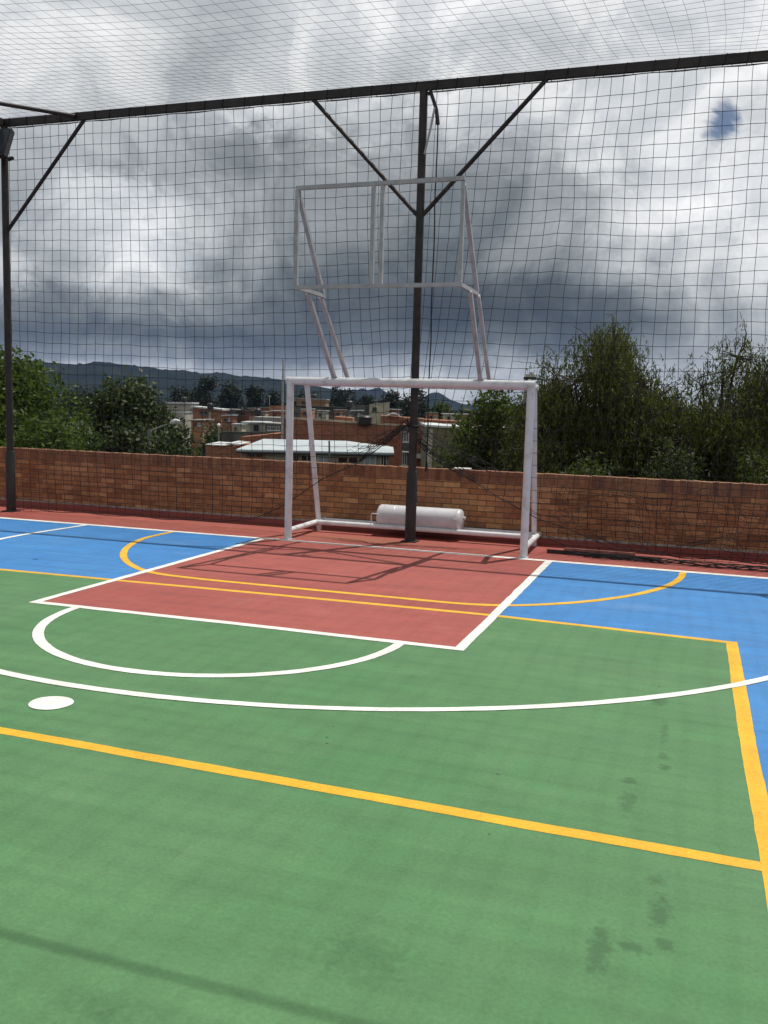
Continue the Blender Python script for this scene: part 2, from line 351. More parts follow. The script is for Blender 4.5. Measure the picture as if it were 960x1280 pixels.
# the one gap of open sky
ga = math.radians(.48); ge = math.radians(16.3)
azh = mth(nt, 'ADD', mth(nt, 'MULTIPLY', azw, .45), mth(nt, 'MULTIPLY', azn, .55)); elh = mth(nt, 'ADD', mth(nt, 'MULTIPLY', elw, .45), mth(nt, 'MULTIPLY', eln, .55))
dx = mth(nt, 'DIVIDE', mth(nt, 'SUBTRACT', azh, ga), .020); dy = mth(nt, 'DIVIDE', mth(nt, 'SUBTRACT', elh, ge), .030)
rr_ = mth(nt, 'SQRT', mth(nt, 'ADD', mth(nt, 'MULTIPLY', dx, dx), mth(nt, 'MULTIPLY', dy, dy)))
mr = N(nt, 'ShaderNodeMapRange'); mr.interpolation_type = 'SMOOTHSTEP'; nt.links.new(rr_, mr.inputs[0])
for i, q in ((1, .30), (2, .95), (3, .92), (4, 0.0)): mr.inputs[i].default_value = q
mxs = N(nt, 'ShaderNodeMixShader'); nt.links.new(mr.outputs[0], mxs.inputs[0]); nt.links.new(bg2.outputs[0], mxs.inputs[1]); nt.links.new(bg1.outputs[0], mxs.inputs[2])
nt.links.new(mxs.outputs[0], out.inputs[0])
W.cycles.sampling_method = 'MANUAL'; W.cycles.sample_map_resolution = 512

C.view_settings.view_transform = 'Standard'; C.view_settings.look = 'None'; C.view_settings.exposure = 0; C.view_settings.gamma = 1

# ------------------------------------------------------------------ terrain
GZ = -6.0
def ground_mat():
    mt, nt, b = newmat('town_ground'); co = objco(nt)
    n = noise(nt, co, .05, 8, .65); r = ramp(nt, [(.35, (.022, .032, .016)), (.5, (.045, .05, .028)), (.62, (.12, .10, .075)), (.75, (.06, .06, .04))]); nt.links.new(n.outputs[0], r.inputs[0])
    nt.links.new(r.outputs[0], b.inputs['Base Color']); b.inputs['Roughness'].default_value = .95
    return mt
S = 5000
tag(MB().add([(-S, -S, GZ-.2), (S, -S, GZ-.2), (S, S, GZ-.2), (-S, S, GZ-.2)], [(0, 1, 2, 3)]).build('ground', ground_mat()), kind='structure')

def mountain(name, prof, rmid, halfw, seed, mat):
    rng = np.random.default_rng(seed)
    us = np.array([q[0] for q in prof], float); vs = np.array([q[1] for q in prof], float)
    U = np.linspace(us[0], us[-1], 220); Vv = np.interp(U, us, vs)
    K = 14; mb = MB(); vs_ = []
    bumps = np.convolve(rng.normal(0, 1, 260), np.ones(5)/5, 'same')[:220]
    for i, (u, v) in enumerate(zip(U, Vv)):
        p = at(u, v, rmid); d = p[:2]-CAM[:2]; r = np.hypot(*d); d = d/r; H = p[2]-GZ + bumps[i]*rmid*.0006
        for k in range(K+1):
            t = k/K*2-1; hh = H*math.cos(t*math.pi/2)**1.2
            hh += 0 if k in (0, K) else rng.normal(0, 1)*H*.02*(1-abs(t))*(0 if k == K//2 else 1)
            q = CAM[:2]+d*(r+t*halfw); vs_.append((q[0], q[1], GZ-.5+hh))
    fs = [(i*(K+1)+k, (i+1)*(K+1)+k, (i+1)*(K+1)+k+1, i*(K+1)+k+1) for i in range(219) for k in range(K)]
    mb.add(vs_, fs); o = mb.build(name, mat, smooth=True, sharp=180); tag(o, kind='structure'); return o
def hill_mat():
    mt, nt, b = newmat('forested_hill'); co = objco(nt)
    n = noise(nt, co, .012, 10, .7); r = ramp(nt, [(.35, (.008, .012, .010)), (.55, (.015, .020, .015)), (.72, (.026, .029, .022))]); nt.links.new(n.outputs[0], r.inputs[0])
    nt.links.new(r.outputs[0], b.inputs['Base Color']); b.inputs['Roughness'].default_value = 1.0; b.inputs['Specular IOR Level'].default_value = .0
    return mt
HM = hill_mat()
mountain('hill', [(-420, 470), (-200, 455), (-60, 448), (20, 449), (60, 453), (90, 455), (105, 455), (122, 452), (150, 455), (170, 457), (200, 461), (225, 463), (250, 466), (275, 466), (300, 470), (330, 472), (352, 475), (380, 480), (400, 483), (430, 488), (452, 487), (463, 495), (520, 506)], 2400, 700, 3, HM)
mountain('hill', [(420, 512), (440, 493), (452, 484), (460, 488), (468, 485), (474, 484), (482, 490), (492, 493), (505, 503), (528, 497), (540, 490), (548, 490), (556, 494), (563, 499), (580, 505), (640, 506), (720, 508), (900, 511), (1100, 512), (1500, 520)], 3100, 500, 5, HM)

# ------------------------------------------------------------------ court
X0, X1, Y0, Y1 = -9.0, 9.0, -17.0, 1.7
court = MB().box((X0, Y0, GZ-.4), (X1, Y1, 0)).build('court_floor', M['redcourt']); tag(court, kind='structure')
def sheet(name, pts, z, mat):
    o = MB().add([(x, y, z) for x, y in pts], [tuple(range(len(pts)))]).build(name, mat, court); o['kind'] = 'structure'; return o
YV = [(-3.765, -3.38), (-3.19, -3.36), (-1.975, -3.32), (.4, -3.25), (1.778, -3.225), (2.8, -3.28), (3.765, -3.345)]
sheet('blue_zone', [(-6.1, -17), (6.1, -17), (6.1, -.1), (-6.1, -.1)], .0008, M['blue'])
sheet('green_zone', [(-3.765, -16.9), (3.87, -16.9), (3.83, -12.0), (3.789, -7.1), (3.774, -5.4)] + YV[::-1], .0013, M['green'])
sheet('red_key', [(-1.86, -4.40), (1.86, -4.40), (1.86, -.1), (-1.86, -.1)], .0018, M['redkey'])
ZL = [.0024]
def line(name, pts, w, mat, z=None, label=None):
    if z is None: z = ZL[0]; ZL[0] += .00028
    pts = [V(p, float) for p in pts]; L, R_ = [], []
    rng = random.Random(len(pts)*7+int(w*1000)); k = len(pts)
    seg = [pts[0]]
    for a_, b_ in zip(pts[:-1], pts[1:]):
        q_ = max(1, int(np.hypot(*(b_-a_))/.05)); seg += [a_+(b_-a_)*(j+1)/q_ for j in range(q_)]
    pts = seg; k = len(pts); rq = np.random.default_rng(k+int(w*1e4)); jit = lambda: np.convolve(rq.normal(0, 1, k+4), np.ones(3)/3, 'same')[2:k+2]*.0021+np.interp(np.arange(k), np.arange(0, k+24, 24), rq.normal(0, .0022, len(np.arange(0, k+24, 24))))
    j1, j2 = jit(), jit()
    for i in range(k):
        t0 = pts[i]-pts[max(i-1, 0)]; t1 = pts[min(i+1, k-1)]-pts[i]
        t0 = t0/(np.hypot(*t0)+1e-9) if np.hypot(*t0) > 1e-9 else t1/np.hypot(*t1)
        t1 = t1/(np.hypot(*t1)+1e-9) if np.hypot(*t1) > 1e-9 else t0
        t = t0+t1; t /= np.hypot(*t); n = V((-t[1], t[0])); c = max(.4, t@t0)
        L.append(pts[i]+n*(w/2/c+j1[i])); R_.append(pts[i]-n*(w/2/c+j2[i]))
    mb = MB(); mb.add([(p[0], p[1], z) for p in L+R_], [(i, i+k, i+k+1, i+1) for i in range(k-1)])
    o = mb.build(name, mat, court); o['kind'] = 'structure'; return o
def dense(pts, step=.45, wig=.0016, seed=1):
    rng = np.random.default_rng(seed); out = []
    for a, b in zip(pts[:-1], pts[1:]):
        a, b = V(a, float), V(b, float); n = max(1, int(np.hypot(*(b-a))/step))
        for i in range(n): out.append(a+(b-a)*i/n + (rng.normal(0, wig, 2) if i else 0))
    out.append(V(pts[-1], float)); return out
def catmull(P_, n=8):
    P_ = [V(p, float) for p in P_]; P_ = [2*P_[0]-P_[1]]+P_+[2*P_[-1]-P_[-2]]; o = []
    for i in range(1, len(P_)-2):
        a, b, c, d = P_[i-1:i+3]
        for k in range(n):
            t = k/n; o.append(.5*(2*b+(c-a)*t+(2*a-5*b+4*c-d)*t*t+(3*b-a-3*c+d)*t**3))
    o.append(P_[-2]); return o
# yellow
line('yellow_line', dense(YV), .075, M['yellow'])
line('yellow_line', dense([(-3.765, -7.03), (0, -7.04), (3.825, -7.11)]), .078, M['yellow'])
line('yellow_line', dense([(3.762, -3.31), (3.774, -5.4), (3.789, -7.1), (3.83, -12.0), (3.87, -16.9)]), .083, M['yellow'])
line('yellow_line', dense([(-3.765, -3.34), (-3.765, -16.9)]), .085, M['yellow'])
line('yellow_line', catmull([(-3.17, -.12), (-3.175, -.45), (-3.15, -.87), (-2.93, -1.52), (-2.58, -2.12), (-2.17, -2.56), (-1.75, -2.82), (-1.2, -2.90), (-.45, -2.905), (.77, -2.898), (1.68, -2.85), (2.32, -2.48), (2.85, -1.87), (3.19, -1.18), (3.33, -.6), (3.36, -.12)]), .078, M['yellow'])
# white
line('white_line', dense([(-6.1, -.11), (-1.86, -.10), (1.86, -.10), (6.1, -.125)]), .105, M['white_line'])
line('white_line', dense([(-6.1, -.1), (-6.1, -16.9)]), .05, M['white_line'])
line('white_line', dense([(6.1, -.1), (6.1, -16.9)]), .05, M['white_line'])
line('white_line', dense([(-1.84, -.125), (-1.86, -4.45), (0, -4.42), (1.865, -4.425), (1.865, -.125)], wig=.002), .078, M['white_line'])
line('white_line', [(1.42*math.sin(a), -4.46-1.395*math.cos(a)) for a in np.linspace(-math.pi/2, math.pi/2, 40)], .08, M['white_line'])
arc = [(4.96*math.sin(a), -1.3-4.96*math.cos(a)) if a > 0 else (4.62*math.sin(a), -1.3-4.96*math.cos(a)) for a in np.linspace(-math.pi/2, math.pi/2, 80)]
line('white_line', [(-4.53, -.12), (-4.60, -1.0)]+arc+[(4.96, -.12)], .07, M['white_line'])
mb = MB(); mb.add([(0.0+.125*math.cos(a)*(1+.02*math.sin(3*a)), -6.58+.12*math.sin(a), ZL[0]) for a in np.linspace(0, 2*math.pi, 40, endpoint=False)], [tuple(range(40))])
o = mb.build('white_spot', M['white_line'], court); o['kind'] = 'structure'

# ------------------------------------------------------------------ brick wall
wall = empty('brick_wall', (0, 1.37, 0), 'low orange brick wall along the far edge of the painted court', 'wall')
WX0, WX1, WY0, WY1, WT = -9.0, 9.0, 1.30, 1.45, .925
MB().box((WX0, WY0, .002), (2.62, WY1, WT-.157)).box((2.62, WY0+.006, .002), (WX1, WY1, WT-.157)).build('brickwork', M['brick'], wall)
mb = MB(); rng = random.Random(4); x = WX0
while x < WX1-.01:                                        # soldier course, brick by brick
    w = .078; dz = rng.uniform(-.004, .004); dy = rng.uniform(-.003, .003)
    mb.box((x+.002, WY0-.004+dy, WT-.155), (x+w-.003, WY1+.004+dy, WT+dz)); x += w
def soldier_mat():
    mt, nt, b = newmat('soldier_course'); g = N(nt, 'ShaderNodeNewGeometry')
    cs = [(.15, .066, .036), (.28, .130, .062), (.21, .090, .045), (.33, .160, .076), (.17, .070, .038), (.25, .110, .053)]
    r = ramp(nt, [(i/5, c) for i, c in enumerate(cs)]); nt.links.new(g.outputs['Random Per Island'], r.inputs[0])
    co = objco(nt); n = noise(nt, co, 14, 6, .65); r1 = ramp(nt, [(.3, (.7, .7, .7)), (.7, (1.15, 1.15, 1.15))]); nt.links.new(n.outputs[0], r1.inputs[0])
    nt.links.new(mixc(nt, 1.0, r.outputs[0], r1.outputs[0], 'MULTIPLY'), b.inputs['Base Color']); b.inputs['Roughness'].default_value = .85
    bump(nt, b, noise(nt, co, 60, 5, .7).outputs[0], .4, .006); return mt
mb.build('soldier_course', soldier_mat(), wall)
MB().box((WX0, WY0+.002, WT-.158), (WX1, WY1-.002, WT-.008)).build('mortar_core', M['mortar'], wall)
mb = MB(); x = WX0; rng = random.Random(9)
while x < WX1:
    w = rng.uniform(.8, 2.0); x1 = min(WX1, x+w); mb.box((x, WY0-.012-rng.uniform(0, .006), .078), (x1-.006, WY0-.001, .098+rng.uniform(0, .010))); x = x1
mb.build('mortar_ledge', M['mortar'], wall)
MB().box((WX0, WY0-.008, .003), (WX1, WY0-.001, .077)).build('skirting', M['redcourt'], wall)
tl = MB().box((-.02, -.075, 0), (.20, .06, .018)).build('loose_tile', M['tile'], bevel=.003); tl.location = (.33, 1.375, WT+.006)
tag(tl, 'loose white tile lying flat on top of the brick wall', 'tile')

# ------------------------------------------------------------------ steel cage
PY, ZB = .603, 5.7115
cage = empty('steel_cage', (-.064, PY, 0), 'dark steel netting cage of posts, top beams and braces over the court', 'steel frame')
XL, XR = -6.46, 6.37
def post(x, y, sleeve=True):
    o = MB().tube([(x, y, .003), (x, y, ZB-.05)], .052, 14).build('post', M['dark'], cage, smooth=True)
    if sleeve:
        MB().tube([(x, y, .004), (x, y, .90), (x, y, .93)], [.072, .072, .06], 14).build('sleeve', M['dark'], o, smooth=True)
        MB().box((x-.10, y-.10, .002), (x+.10, y+.10, .014)).build('base_plate', M['dark'], o)
    return o
pc = post(-.064, PY); post(XL, PY); post(XR, PY); post(XL, -6.7); post(XR, -6.7)
def beam(a, b, w=.10, dep=.5):
    a, b = V(a, float), V(b, float); t = (b-a)/np.linalg.norm(b-a); n = V((-t[1], t[0], 0))*w*dep/2; h = V((0, 0, w/2)); mb = MB()
    return mb.add([a-n-h, a+n-h, a+n+h, a-n+h, b-n-h, b+n-h, b+n+h, b-n+h], [(0, 1, 2, 3), (7, 6, 5, 4), (0, 4, 5, 1), (1, 5, 6, 2), (2, 6, 7, 3), (3, 7, 4, 0)]).build('beam', M['dark'], cage)
beam((XL-.06, PY, ZB), (XR+.06, PY, ZB), .105)
beam((XL, PY-.03, ZB), (XL, -13.6, ZB), .10); beam((XR, PY-.03, ZB), (XR, -13.6, ZB), .10)
MB().tube([(XL+.053, -6.76, ZB), (XR-.053, -6.76, ZB)], .0085, 10).build('tie_rod', M['dark'], cage, smooth=True)
def brace(a, b, w=.05): return MB().tube([a, b], w/2*1.1, 10).build('brace', M['dark'], cage, smooth=True)
brace((XL+.02, PY, 4.17), (-5.06, PY, ZB-.04)); brace((-.085, PY, 4.14), (-1.56, PY, ZB-.04)); brace((-.045, PY, 4.14), (1.46, PY, ZB-.04))
brace((XR-.02, PY, 4.17), (4.95, PY, ZB-.04)); brace((-5.2, PY-.04, ZB), (XL+.03, -.75, ZB)); brace((5.1, PY-.04, ZB), (XR-.03, -.75, ZB))
# bent hook bracket at the head of the middle post
MB().tube([(.0, PY-.02, 5.60), (.035, PY-.03, 5.62), (.105, PY-.04, 5.44), (.118, PY-.04, 5.40), (.142, PY-.04, 5.23)], [.02, .024, .024, .024, .026], 8).build('hook', M['dark'], cage, smooth=True)
MB().box((.02, PY-.06, 5.62), (.05, PY-.01, 5.66)).build('hook_bolt', M['dark'], cage)
MB().tube([(.10, PY-.06, 5.43), (.06, PY-.065, 5.2), (-.012, PY-.065, 4.88)], .014, 6).build('strap', M['grey_white'], cage, smooth=True)
# hoisting rope
rng = random.Random(3); pts = []
for i in range(46):
    t = i/45; z = 5.25-t*4.2; pts.append((.142-.005*t+.004*math.sin(i*.5)+rng.uniform(-.002, .002), PY-.045+.004*math.cos(i*.9), z))
rope = MB().tube(pts, .0085, 6).build('rope', M['rope'], smooth=True)
MB().tube([(.137, PY-.04, 1.06), (.139, PY-.04, .99), (.13, PY-.045, .93)], [.012, .02, .010], 8).build('knot', M['rope'], rope, smooth=True)
MB().tube([(.137, PY-.04, 1.26), (.139, PY-.04, 1.22), (.137, PY-.04, 1.18)], [.009, .022, .009], 8).build('knot', M['rope'], rope, smooth=True)
tag(rope, 'dark hoisting rope hanging straight down beside the middle cage post', 'rope')
# floodlight on the corner post
fl = empty('floodlight', (XL+.06, PY-.15, 5.35), 'dark floodlight tilted downwards at the top of the corner post', 'floodlight')
def tilted(lo, hi, tilt, yaw, org):
    mbx = MB().box(lo, hi); Rm = Matrix.Rotation(yaw, 3, 'Z') @ Matrix.Rotation(tilt, 3, 'X')
    mbx.v = [tuple(Rm @ Vector(v) + Vector(org)) for v in mbx.v]; return mbx
org = (XL+.01, PY-.24, 5.37)
tilted((-.25, -.03, -.24), (.25, .06, .24), math.radians(-28), math.radians(12), org).build('housing', M['lamp_body'], fl, bevel=.01)
tilted((-.22, -.034, -.21), (.22, -.0305, .21), math.radians(-28), math.radians(12), org).build('glass', M['lamp_glass'], fl)
tilted((-.26, -.05, -.262), (.26, -.005, -.242), math.radians(-28), math.radians(12), org).build('rim', M['lamp_body'], fl)
MB().tube([(XL, PY-.052, 5.3), (XL, PY-.12, 5.3), (XL, PY-.2, 5.36)], .02, 8).build('bracket', M['lamp_body'], fl, smooth=True)
MB().tube([(XL+.16, PY-.10, 5.17), (XL+.25, PY-.13, 5.17)], .03, 8).build('hinge_bolt', M['lamp_body'], fl, smooth=True)

# ------------------------------------------------------------------ nets
def net_strands(grid, r, keep=None):
    """grid: (n, m, 3) knots; a thin three-sided cord along every row and column"""
    vs, fs = [], []; o = 0
    def strand(Pt):
        nonlocal o
        k = len(Pt)
        if k < 2: return
        t = np.gradient(Pt, axis=0); t /= (np.linalg.norm(t, axis=1, keepdims=True)+1e-9)
        a = np.where(np.abs(t[:, 1:2]) < .8, V([[0, 1., 0]]), V([[0, 0, 1.]])); n = np.cross(a, t); n /= (np.linalg.norm(n, axis=1, keepdims=True)+1e-9); b = np.cross(t, n)
        ring = np.stack([Pt + r*(math.cos(q)*n+math.sin(q)*b) for q in (0, 2.094, 4.189)], 1).reshape(-1, 3)
        vs.append(ring); i = np.arange(k-1)[:, None]*3; j = np.arange(3)[None]
        f = np.stack([i+j, i+(j+1) % 3, i+3+(j+1) % 3, i+3+j], -1).reshape(-1, 4)+o
        fs.append(f); o += 3*k
    n, m_ = grid.shape[:2]
    def runs(Pt, kp):
        if kp is None: strand(Pt); return
        a = None
        for q in range(len(kp)+1):
            if q < len(kp) and kp[q]: a = q if a is None else a
            elif a is not None: strand(Pt[a:q]); a = None
    for i in range(n): runs(grid[i], None if keep is None else keep[i])
    for j in range(m_): runs(grid[:, j], None if keep is None else keep[:, j])
    return np.concatenate(vs), np.concatenate(fs)
def np_mesh(name, vs, fs, mat, parent=None, smooth=False):
    me = bpy.data.meshes.new(name); nf, k = fs.shape
    me.vertices.add(len(vs)); me.vertices.foreach_set('co', np.ascontiguousarray(vs, np.float32).ravel())
    me.loops.add(nf*k); me.loops.foreach_set('vertex_index', np.ascontiguousarray(fs, np.int32).ravel())
    me.polygons.add(nf); me.polygons.foreach_set('loop_start', np.arange(nf, dtype=np.int32)*k); me.polygons.foreach_set('loop_total', np.full(nf, k, np.int32))
    me.materials.append(mat); me.update(calc_edges=True); me.validate()
    o = bpy.data.objects.new(name, me); COL.objects.link(o)
    if parent is not None: o.parent = parent; o.matrix_parent_inverse = Matrix.Translation(-Vector(parent_loc(parent)))
    return o
def smooth_noise(shape, k, rng):
    a = rng.normal(0, 1, shape)
    for ax in (0, 1):
        for _ in range(2):
            a = np.apply_along_axis(lambda q: np.convolve(np.pad(q, k, 'edge'), np.ones(2*k+1)/(2*k+1), 'valid'), ax, a)
    return a/(a.std()+1e-9)
rng = np.random.default_rng(12)
CELL = .148
xs = np.arange(XL+.03, XR, CELL); NR = 40
hemx = [XL, -4.2, -3.2, -2.4, -1.95, -1.476, -.905, -.737, -.1, .41, .83, 1.25, 1.85, 2.6, 3.4, 4.4, XR]
hemz = [.04, .05, .06, .12, .40, .80, 1.12, 1.20, 1.50, 1.24, 1.04, .84, .40, .10, .05, .05, .05]
KEEP = np.ones((NR, len(xs)), bool); G_ = np.zeros((NR, len(xs), 3)); n1 = smooth_noise((NR, len(xs)), 3, rng); n2 = smooth_noise((NR, len(xs)), 3, rng); n3 = smooth_noise((NR, len(xs)), 5, rng); n4 = rng.normal(0, 1, (NR, len(xs)))
for j, x in enumerate(xs):
    hz = np.interp(x, hemx, hemz)
    bay = (x-XL)/(XR-XL)*2 % 1.0; sag = .16*math.sin(math.pi*bay)+.022*abs(math.sin(x*math.pi/.55))
    ng = 0
    for i in range(NR):
        t = i/(NR-1)
        z = ZB-.055 - i*CELL*.985 - (sag*(.25+.5*t) if i else 0)
        room = hz+.02+.02*((NR-i) % 5)
        gathered = z < room; ng += gathered
        if ng > (1 if x < -1.25 else 2 if x > 1.3 else 99): KEEP[i, j] = False
        if gathered: z = hz+(.02+.02*((NR-i) % 5))*(1 if x > -1 else .25) + (.012 if x > -1 else .003)*n4[i, j] - (.004*(i % 7) if x > -1 else 0)
        z = max(z, .012)
        q = min(1, max(0, (ZB-z)/(ZB-hz)))
        amp = .012+.02*q; dxr = -.55*q**1.6*math.exp(-((x-1.0)/1.0)**2) + .28*q**2.2*math.exp(-((x+1.1)/.8)**2)
        amp = .008+.012*q
        slack = 1.0 if x < 1.6 else 2.2
        y = PY+.052 + .035*n3[i, j]*q + (.05*math.sin(x*3.1)*q**3 if x > 1.2 else 0)
        if gathered: y += (.03 if x > -1 else .006)*n4[i, j]
        G_[i, j] = (x+dxr+amp*n1[i, j]*slack*.8+.003*n4[i, j], y, max(.012, z+(amp*n2[i, j]*slack*.8 if i else 0)))
        prev = z
vs, fs = net_strands(G_, .0037, KEEP)
net = np_mesh('side_net', vs, fs, M['net']); tag(net, 'black square mesh net hanging from the far beam, tied up to the middle post', 'net')
mb = MB(); rl = random.Random(21); x = XL+.1
mb.tube([(xx, PY+.045, ZB-.062-.006*math.sin(9*xx)) for xx in np.arange(XL, XR, .12)], .006, 5)
while x < XR-.1:
    a = rl.uniform(.04, .12); lo = ZB-.058-rl.uniform(.004, .016)
    mb.tube([(x, PY+.04, lo), (x+a*.2, PY-.031, lo+.01), (x+a*.4, PY-.032, ZB+.054), (x+a*.7, PY+.031, ZB+.056), (x+a, PY+.04, lo)], .0045, 4); x += rl.uniform(.22, .34)
mb.build('lacing', M['net'], net, smooth=True)
hem = [(x+(-.55*math.exp(-((x-1.0)/1.0)**2) + .28*math.exp(-((x+1.1)/.8)**2)), PY+.05+.01*math.sin(9*x), np.interp(x, hemx, hemz)+.012*math.sin(7*x)) for x in xs]
MB().tube([V(q) for q in hem], .006, 5).build('hem_rope', M['net'], net, smooth=True)
# gathered folds: extra cords that run with the hem on both sides of the tie
mb = MB(); rr = random.Random(5)
for k in range(16):
    side = -1 if k % 2 else 1; L_ = rr.uniform(.5, 1.15); dz0 = rr.uniform(-.08, .05); pts = []
    for i in range(14):
        t = i/13; x = -.064+side*(.05+L_*t); hz = np.interp(x, hemx, hemz)
        pts.append((x, PY+.03+.05*math.sin(k+5*t)+rr.uniform(-.012, .012), hz+dz0*(1-.4*t)+.035*math.sin(k*2+8*t)+rr.uniform(-.015, .015)+.07*t*rr.uniform(0, 1)))
    mb.tube(pts, .0036, 4, cap=False)
mb.build('gathered_folds', M['net'], net)
MB().tube([(-.064+.075*math.cos(a), PY+.075*math.sin(a), 1.52+.02*math.sin(2*a)) for a in np.linspace(0, 6.283, 24)], .02, 6).build('tie', M['net'], net, smooth=True)
# bundled foot of the net lying along the floor on the right
mb = MB()
for k in range(9):
    pts = []; ph = rr.uniform(0, 6); x0 = rr.uniform(2.0, 2.5); x1 = 6.3
    for i in range(48):
        t = i/47; x = x0+(x1-x0)*t; a = ph+t*22+k
        pts.append((x, .40-.03*(x-2)+.035*math.cos(a)+rr.uniform(-.006, .006), .035+.026*math.sin(a)+rr.uniform(-.004, .004)))
    mb.tube(pts, .005, 5, cap=False)
mb.build('net_bundle', M['net'], net)
# crumpled slack of mesh standing against the wall on the right
Gc = np.zeros((11, 26, 3)); c1 = smooth_noise((11, 26), 1, rng); c2 = smooth_noise((11, 26), 1, rng); c3 = smooth_noise((11, 26), 1, rng)
for i in range(11):
    for j in range(26):
        Gc[i, j] = (1.75+j*.125+.055*c1[i, j], PY+.16+.10*c3[i, j], max(.02, .80-.078*i+.05*c2[i, j]-.05*math.sin(j*.7)))
vs, fs = net_strands(Gc, .0033); np_mesh('slack_mesh', vs, fs, M['net'], net)
# roof net
xs = np.arange(XL, XR+.1, .165); ys = np.arange(-13.5, PY+.02, .165)
G_ = np.zeros((len(ys), len(xs), 3)); n1 = smooth_noise((len(ys), len(xs)), 3, rng); n2 = smooth_noise((len(ys), len(xs)), 3, rng); n3 = smooth_noise((len(ys), len(xs)), 6, rng)
for i, y in enumerate(ys):
    for j, x in enumerate(xs):
        u = (x-XL)/(XR-XL); t = (PY-y)/(PY+6.7) if y > -6.7 else (-6.7-y)/6.9
        edge = min(1.0, 4*u*(1-u)); sg = .42*math.sin(math.pi*min(1, max(0, t)))*edge
        G_[i, j] = (x+.02*n1[i, j]-.10*edge*math.sin(math.pi*t), y+.02*n2[i, j]+.28*(u-.5)*math.sin(math.pi*t)*edge, ZB+.058-sg+.02*n3[i, j]*edge)
vs, fs = net_strands(G_, .0015)
rnet = np_mesh('roof_net', vs, fs, M['net']); tag(rnet, 'thin black mesh net stretched overhead as the roof of the cage', 'net')
# dry leaves caught on the roof net
def leafclump(x, y, z, n, s, seed):
    r_ = random.Random(seed); mb = MB()
    for _ in range(n):
        c = V((x+r_.gauss(0, s), y+r_.gauss(0, s), z+r_.uniform(0, .04))); a = V([r_.gauss(0, 1) for _ in range(3)]); a /= np.linalg.norm(a); b = np.cross(a, V([r_.gauss(0, 1) for _ in range(3)])); b /= np.linalg.norm(b)
        mb.add([c-a*.05, c+b*.022, c+a*.05, c-b*.022], [(0, 1, 2, 3)])
    return mb.build('leaf_clump', M['rust'], rnet)
lp = on_ground(243, 98, 5.45); leafclump(lp[0], lp[1], 5.45, 2, .01, 3)

# ------------------------------------------------------------------ goal with basketball frame
goal = empty('sports_goal', (0, 0, 0), 'white steel goal with an empty basketball backboard frame standing on its crossbar', 'goal')
GX = 1.54
def wt(name, pts, r, mat='white', par=goal, n=16, bev=0): return MB().tube(pts, r, n).build(name, M[mat], par, smooth=True)
for s in (-1, 1):
    wt('post', [(s*GX, 0, .012), (s*GX, 0, 2.04)], .047)
crossbar = wt('crossbar', [(-GX-.048, 0, 2.045), (GX+.048, 0, 2.045)], .05)
wt('rear_crossbar', [(-GX, .52, 2.03), (GX, .52, 2.03)], .036)
for s in (-1, 1):
    k = 1.0 if s < 0 else .968
    wt('top_side_bar', [(s*GX, .04, 2.035), (s*GX*k, .53, 2.03)], .034)
    wt('back_strut', [(s*GX*k, .52, 2.03), (s*GX*k, 1.05, .004)], .035)
    wt('base_side_bar', [(s*GX, .04, .115), (s*GX*(1 if s < 0 else .985), 1.24, .13)], .036)
wt('rear_base_bar', [(-GX, .90, .13), (GX, .90, .13)], .034)
wt('rear_base_bar', [(-GX, 1.20, .13), (GX, 1.20, .13)], .030)
for s in (-1, 1):
    MB().box((s*GX-.056, -.05, .003), (s*GX+.056, .05, .011)).build('foot_plate', M['white'], goal)
bf = MB().sq((-.965, -1.18, 4.125), (.955, -1.18, 4.135), .042).build('backboard_frame', M['grey_white'], goal)
def bar(name, a, b, w=.04, par=bf, mat='grey_white'): return MB().sq(a, b, w).build(name, M[mat], par)
bar('lower_rail', (-.965, -1.18, 3.05), (.955, -1.18, 3.05), .042)
for s in (-1, 1):
    X = .945*s-.005
    bar('upright', (X, -1.18, 3.072), (X, -1.18, 4.104)); bar('centre_bar', (.052*s, -1.18, 3.072), (.052*s, -1.18, 4.108), .042)
    bar('side_rail', (X, -1.158, 3.05), (X, -.36, 3.05), .042, goal); bar('diagonal', (X+.002, -1.165, 4.08), (X+.002, -.40, 3.075), .046, goal)
    bar('support_leg', (X+.02*s, -.80, 3.03), (.935*s, -.01, 2.09), .046, goal); bar('support_leg', (X+.02*s, -.40, 3.03), (.935*s, .50, 2.06), .042, goal)
    MB().box((.935*s-.035, -.03, 2.088), (.935*s+.035, .02, 2.101)).build('clamp_plate', M['rust'], goal)
MB().box((-.975, -1.16, 4.03), (-.925, -1.14, 4.10)).build('corner_gusset', M['rust'], goal)
# counterweight drum
drum = empty('drum', (-.07, 1.05, .25), 'white enamelled steel drum lying across the rear base bars of the goal', 'drum')
prof = [(-.588, .02), (-.585, .125), (-.572, .150), (-.55, .161), (-.535, .1612), (-.36, .1612), (-.35, .161), (-.347, .164), (-.342, .164), (-.339, .161), (-.325, .1612), (.54, .1612), (.555, .161), (.577, .150), (.592, .12), (.60, .02)]
mb = MB(); mb.tube([(-.07+p, 1.05, .256) for p, r in prof], [r for p, r in prof], 40); mb.build('shell', M['tank'], drum, smooth=True, sharp=50)
for s, xx in ((-1, -.66), (1, .44)):
    y = .885 if s < 0 else .862
    mb = MB().tube([(xx-.05*(s < 0), y, .17), (xx-.05*(s < 0), y, .285), (xx-.045*(s < 0)+.005, y-.0, .30), (xx+.04, y+.0, .30), (xx+.05, y+.01, .285)], .009, 8)
    mb.build('handle', M['chrome'], drum, smooth=True)
MB().tube([(-.07+.602, 1.05, .30), (-.07+.635, 1.05, .30)], .022, 12).build('end_plug', M['chrome'], drum, smooth=True)
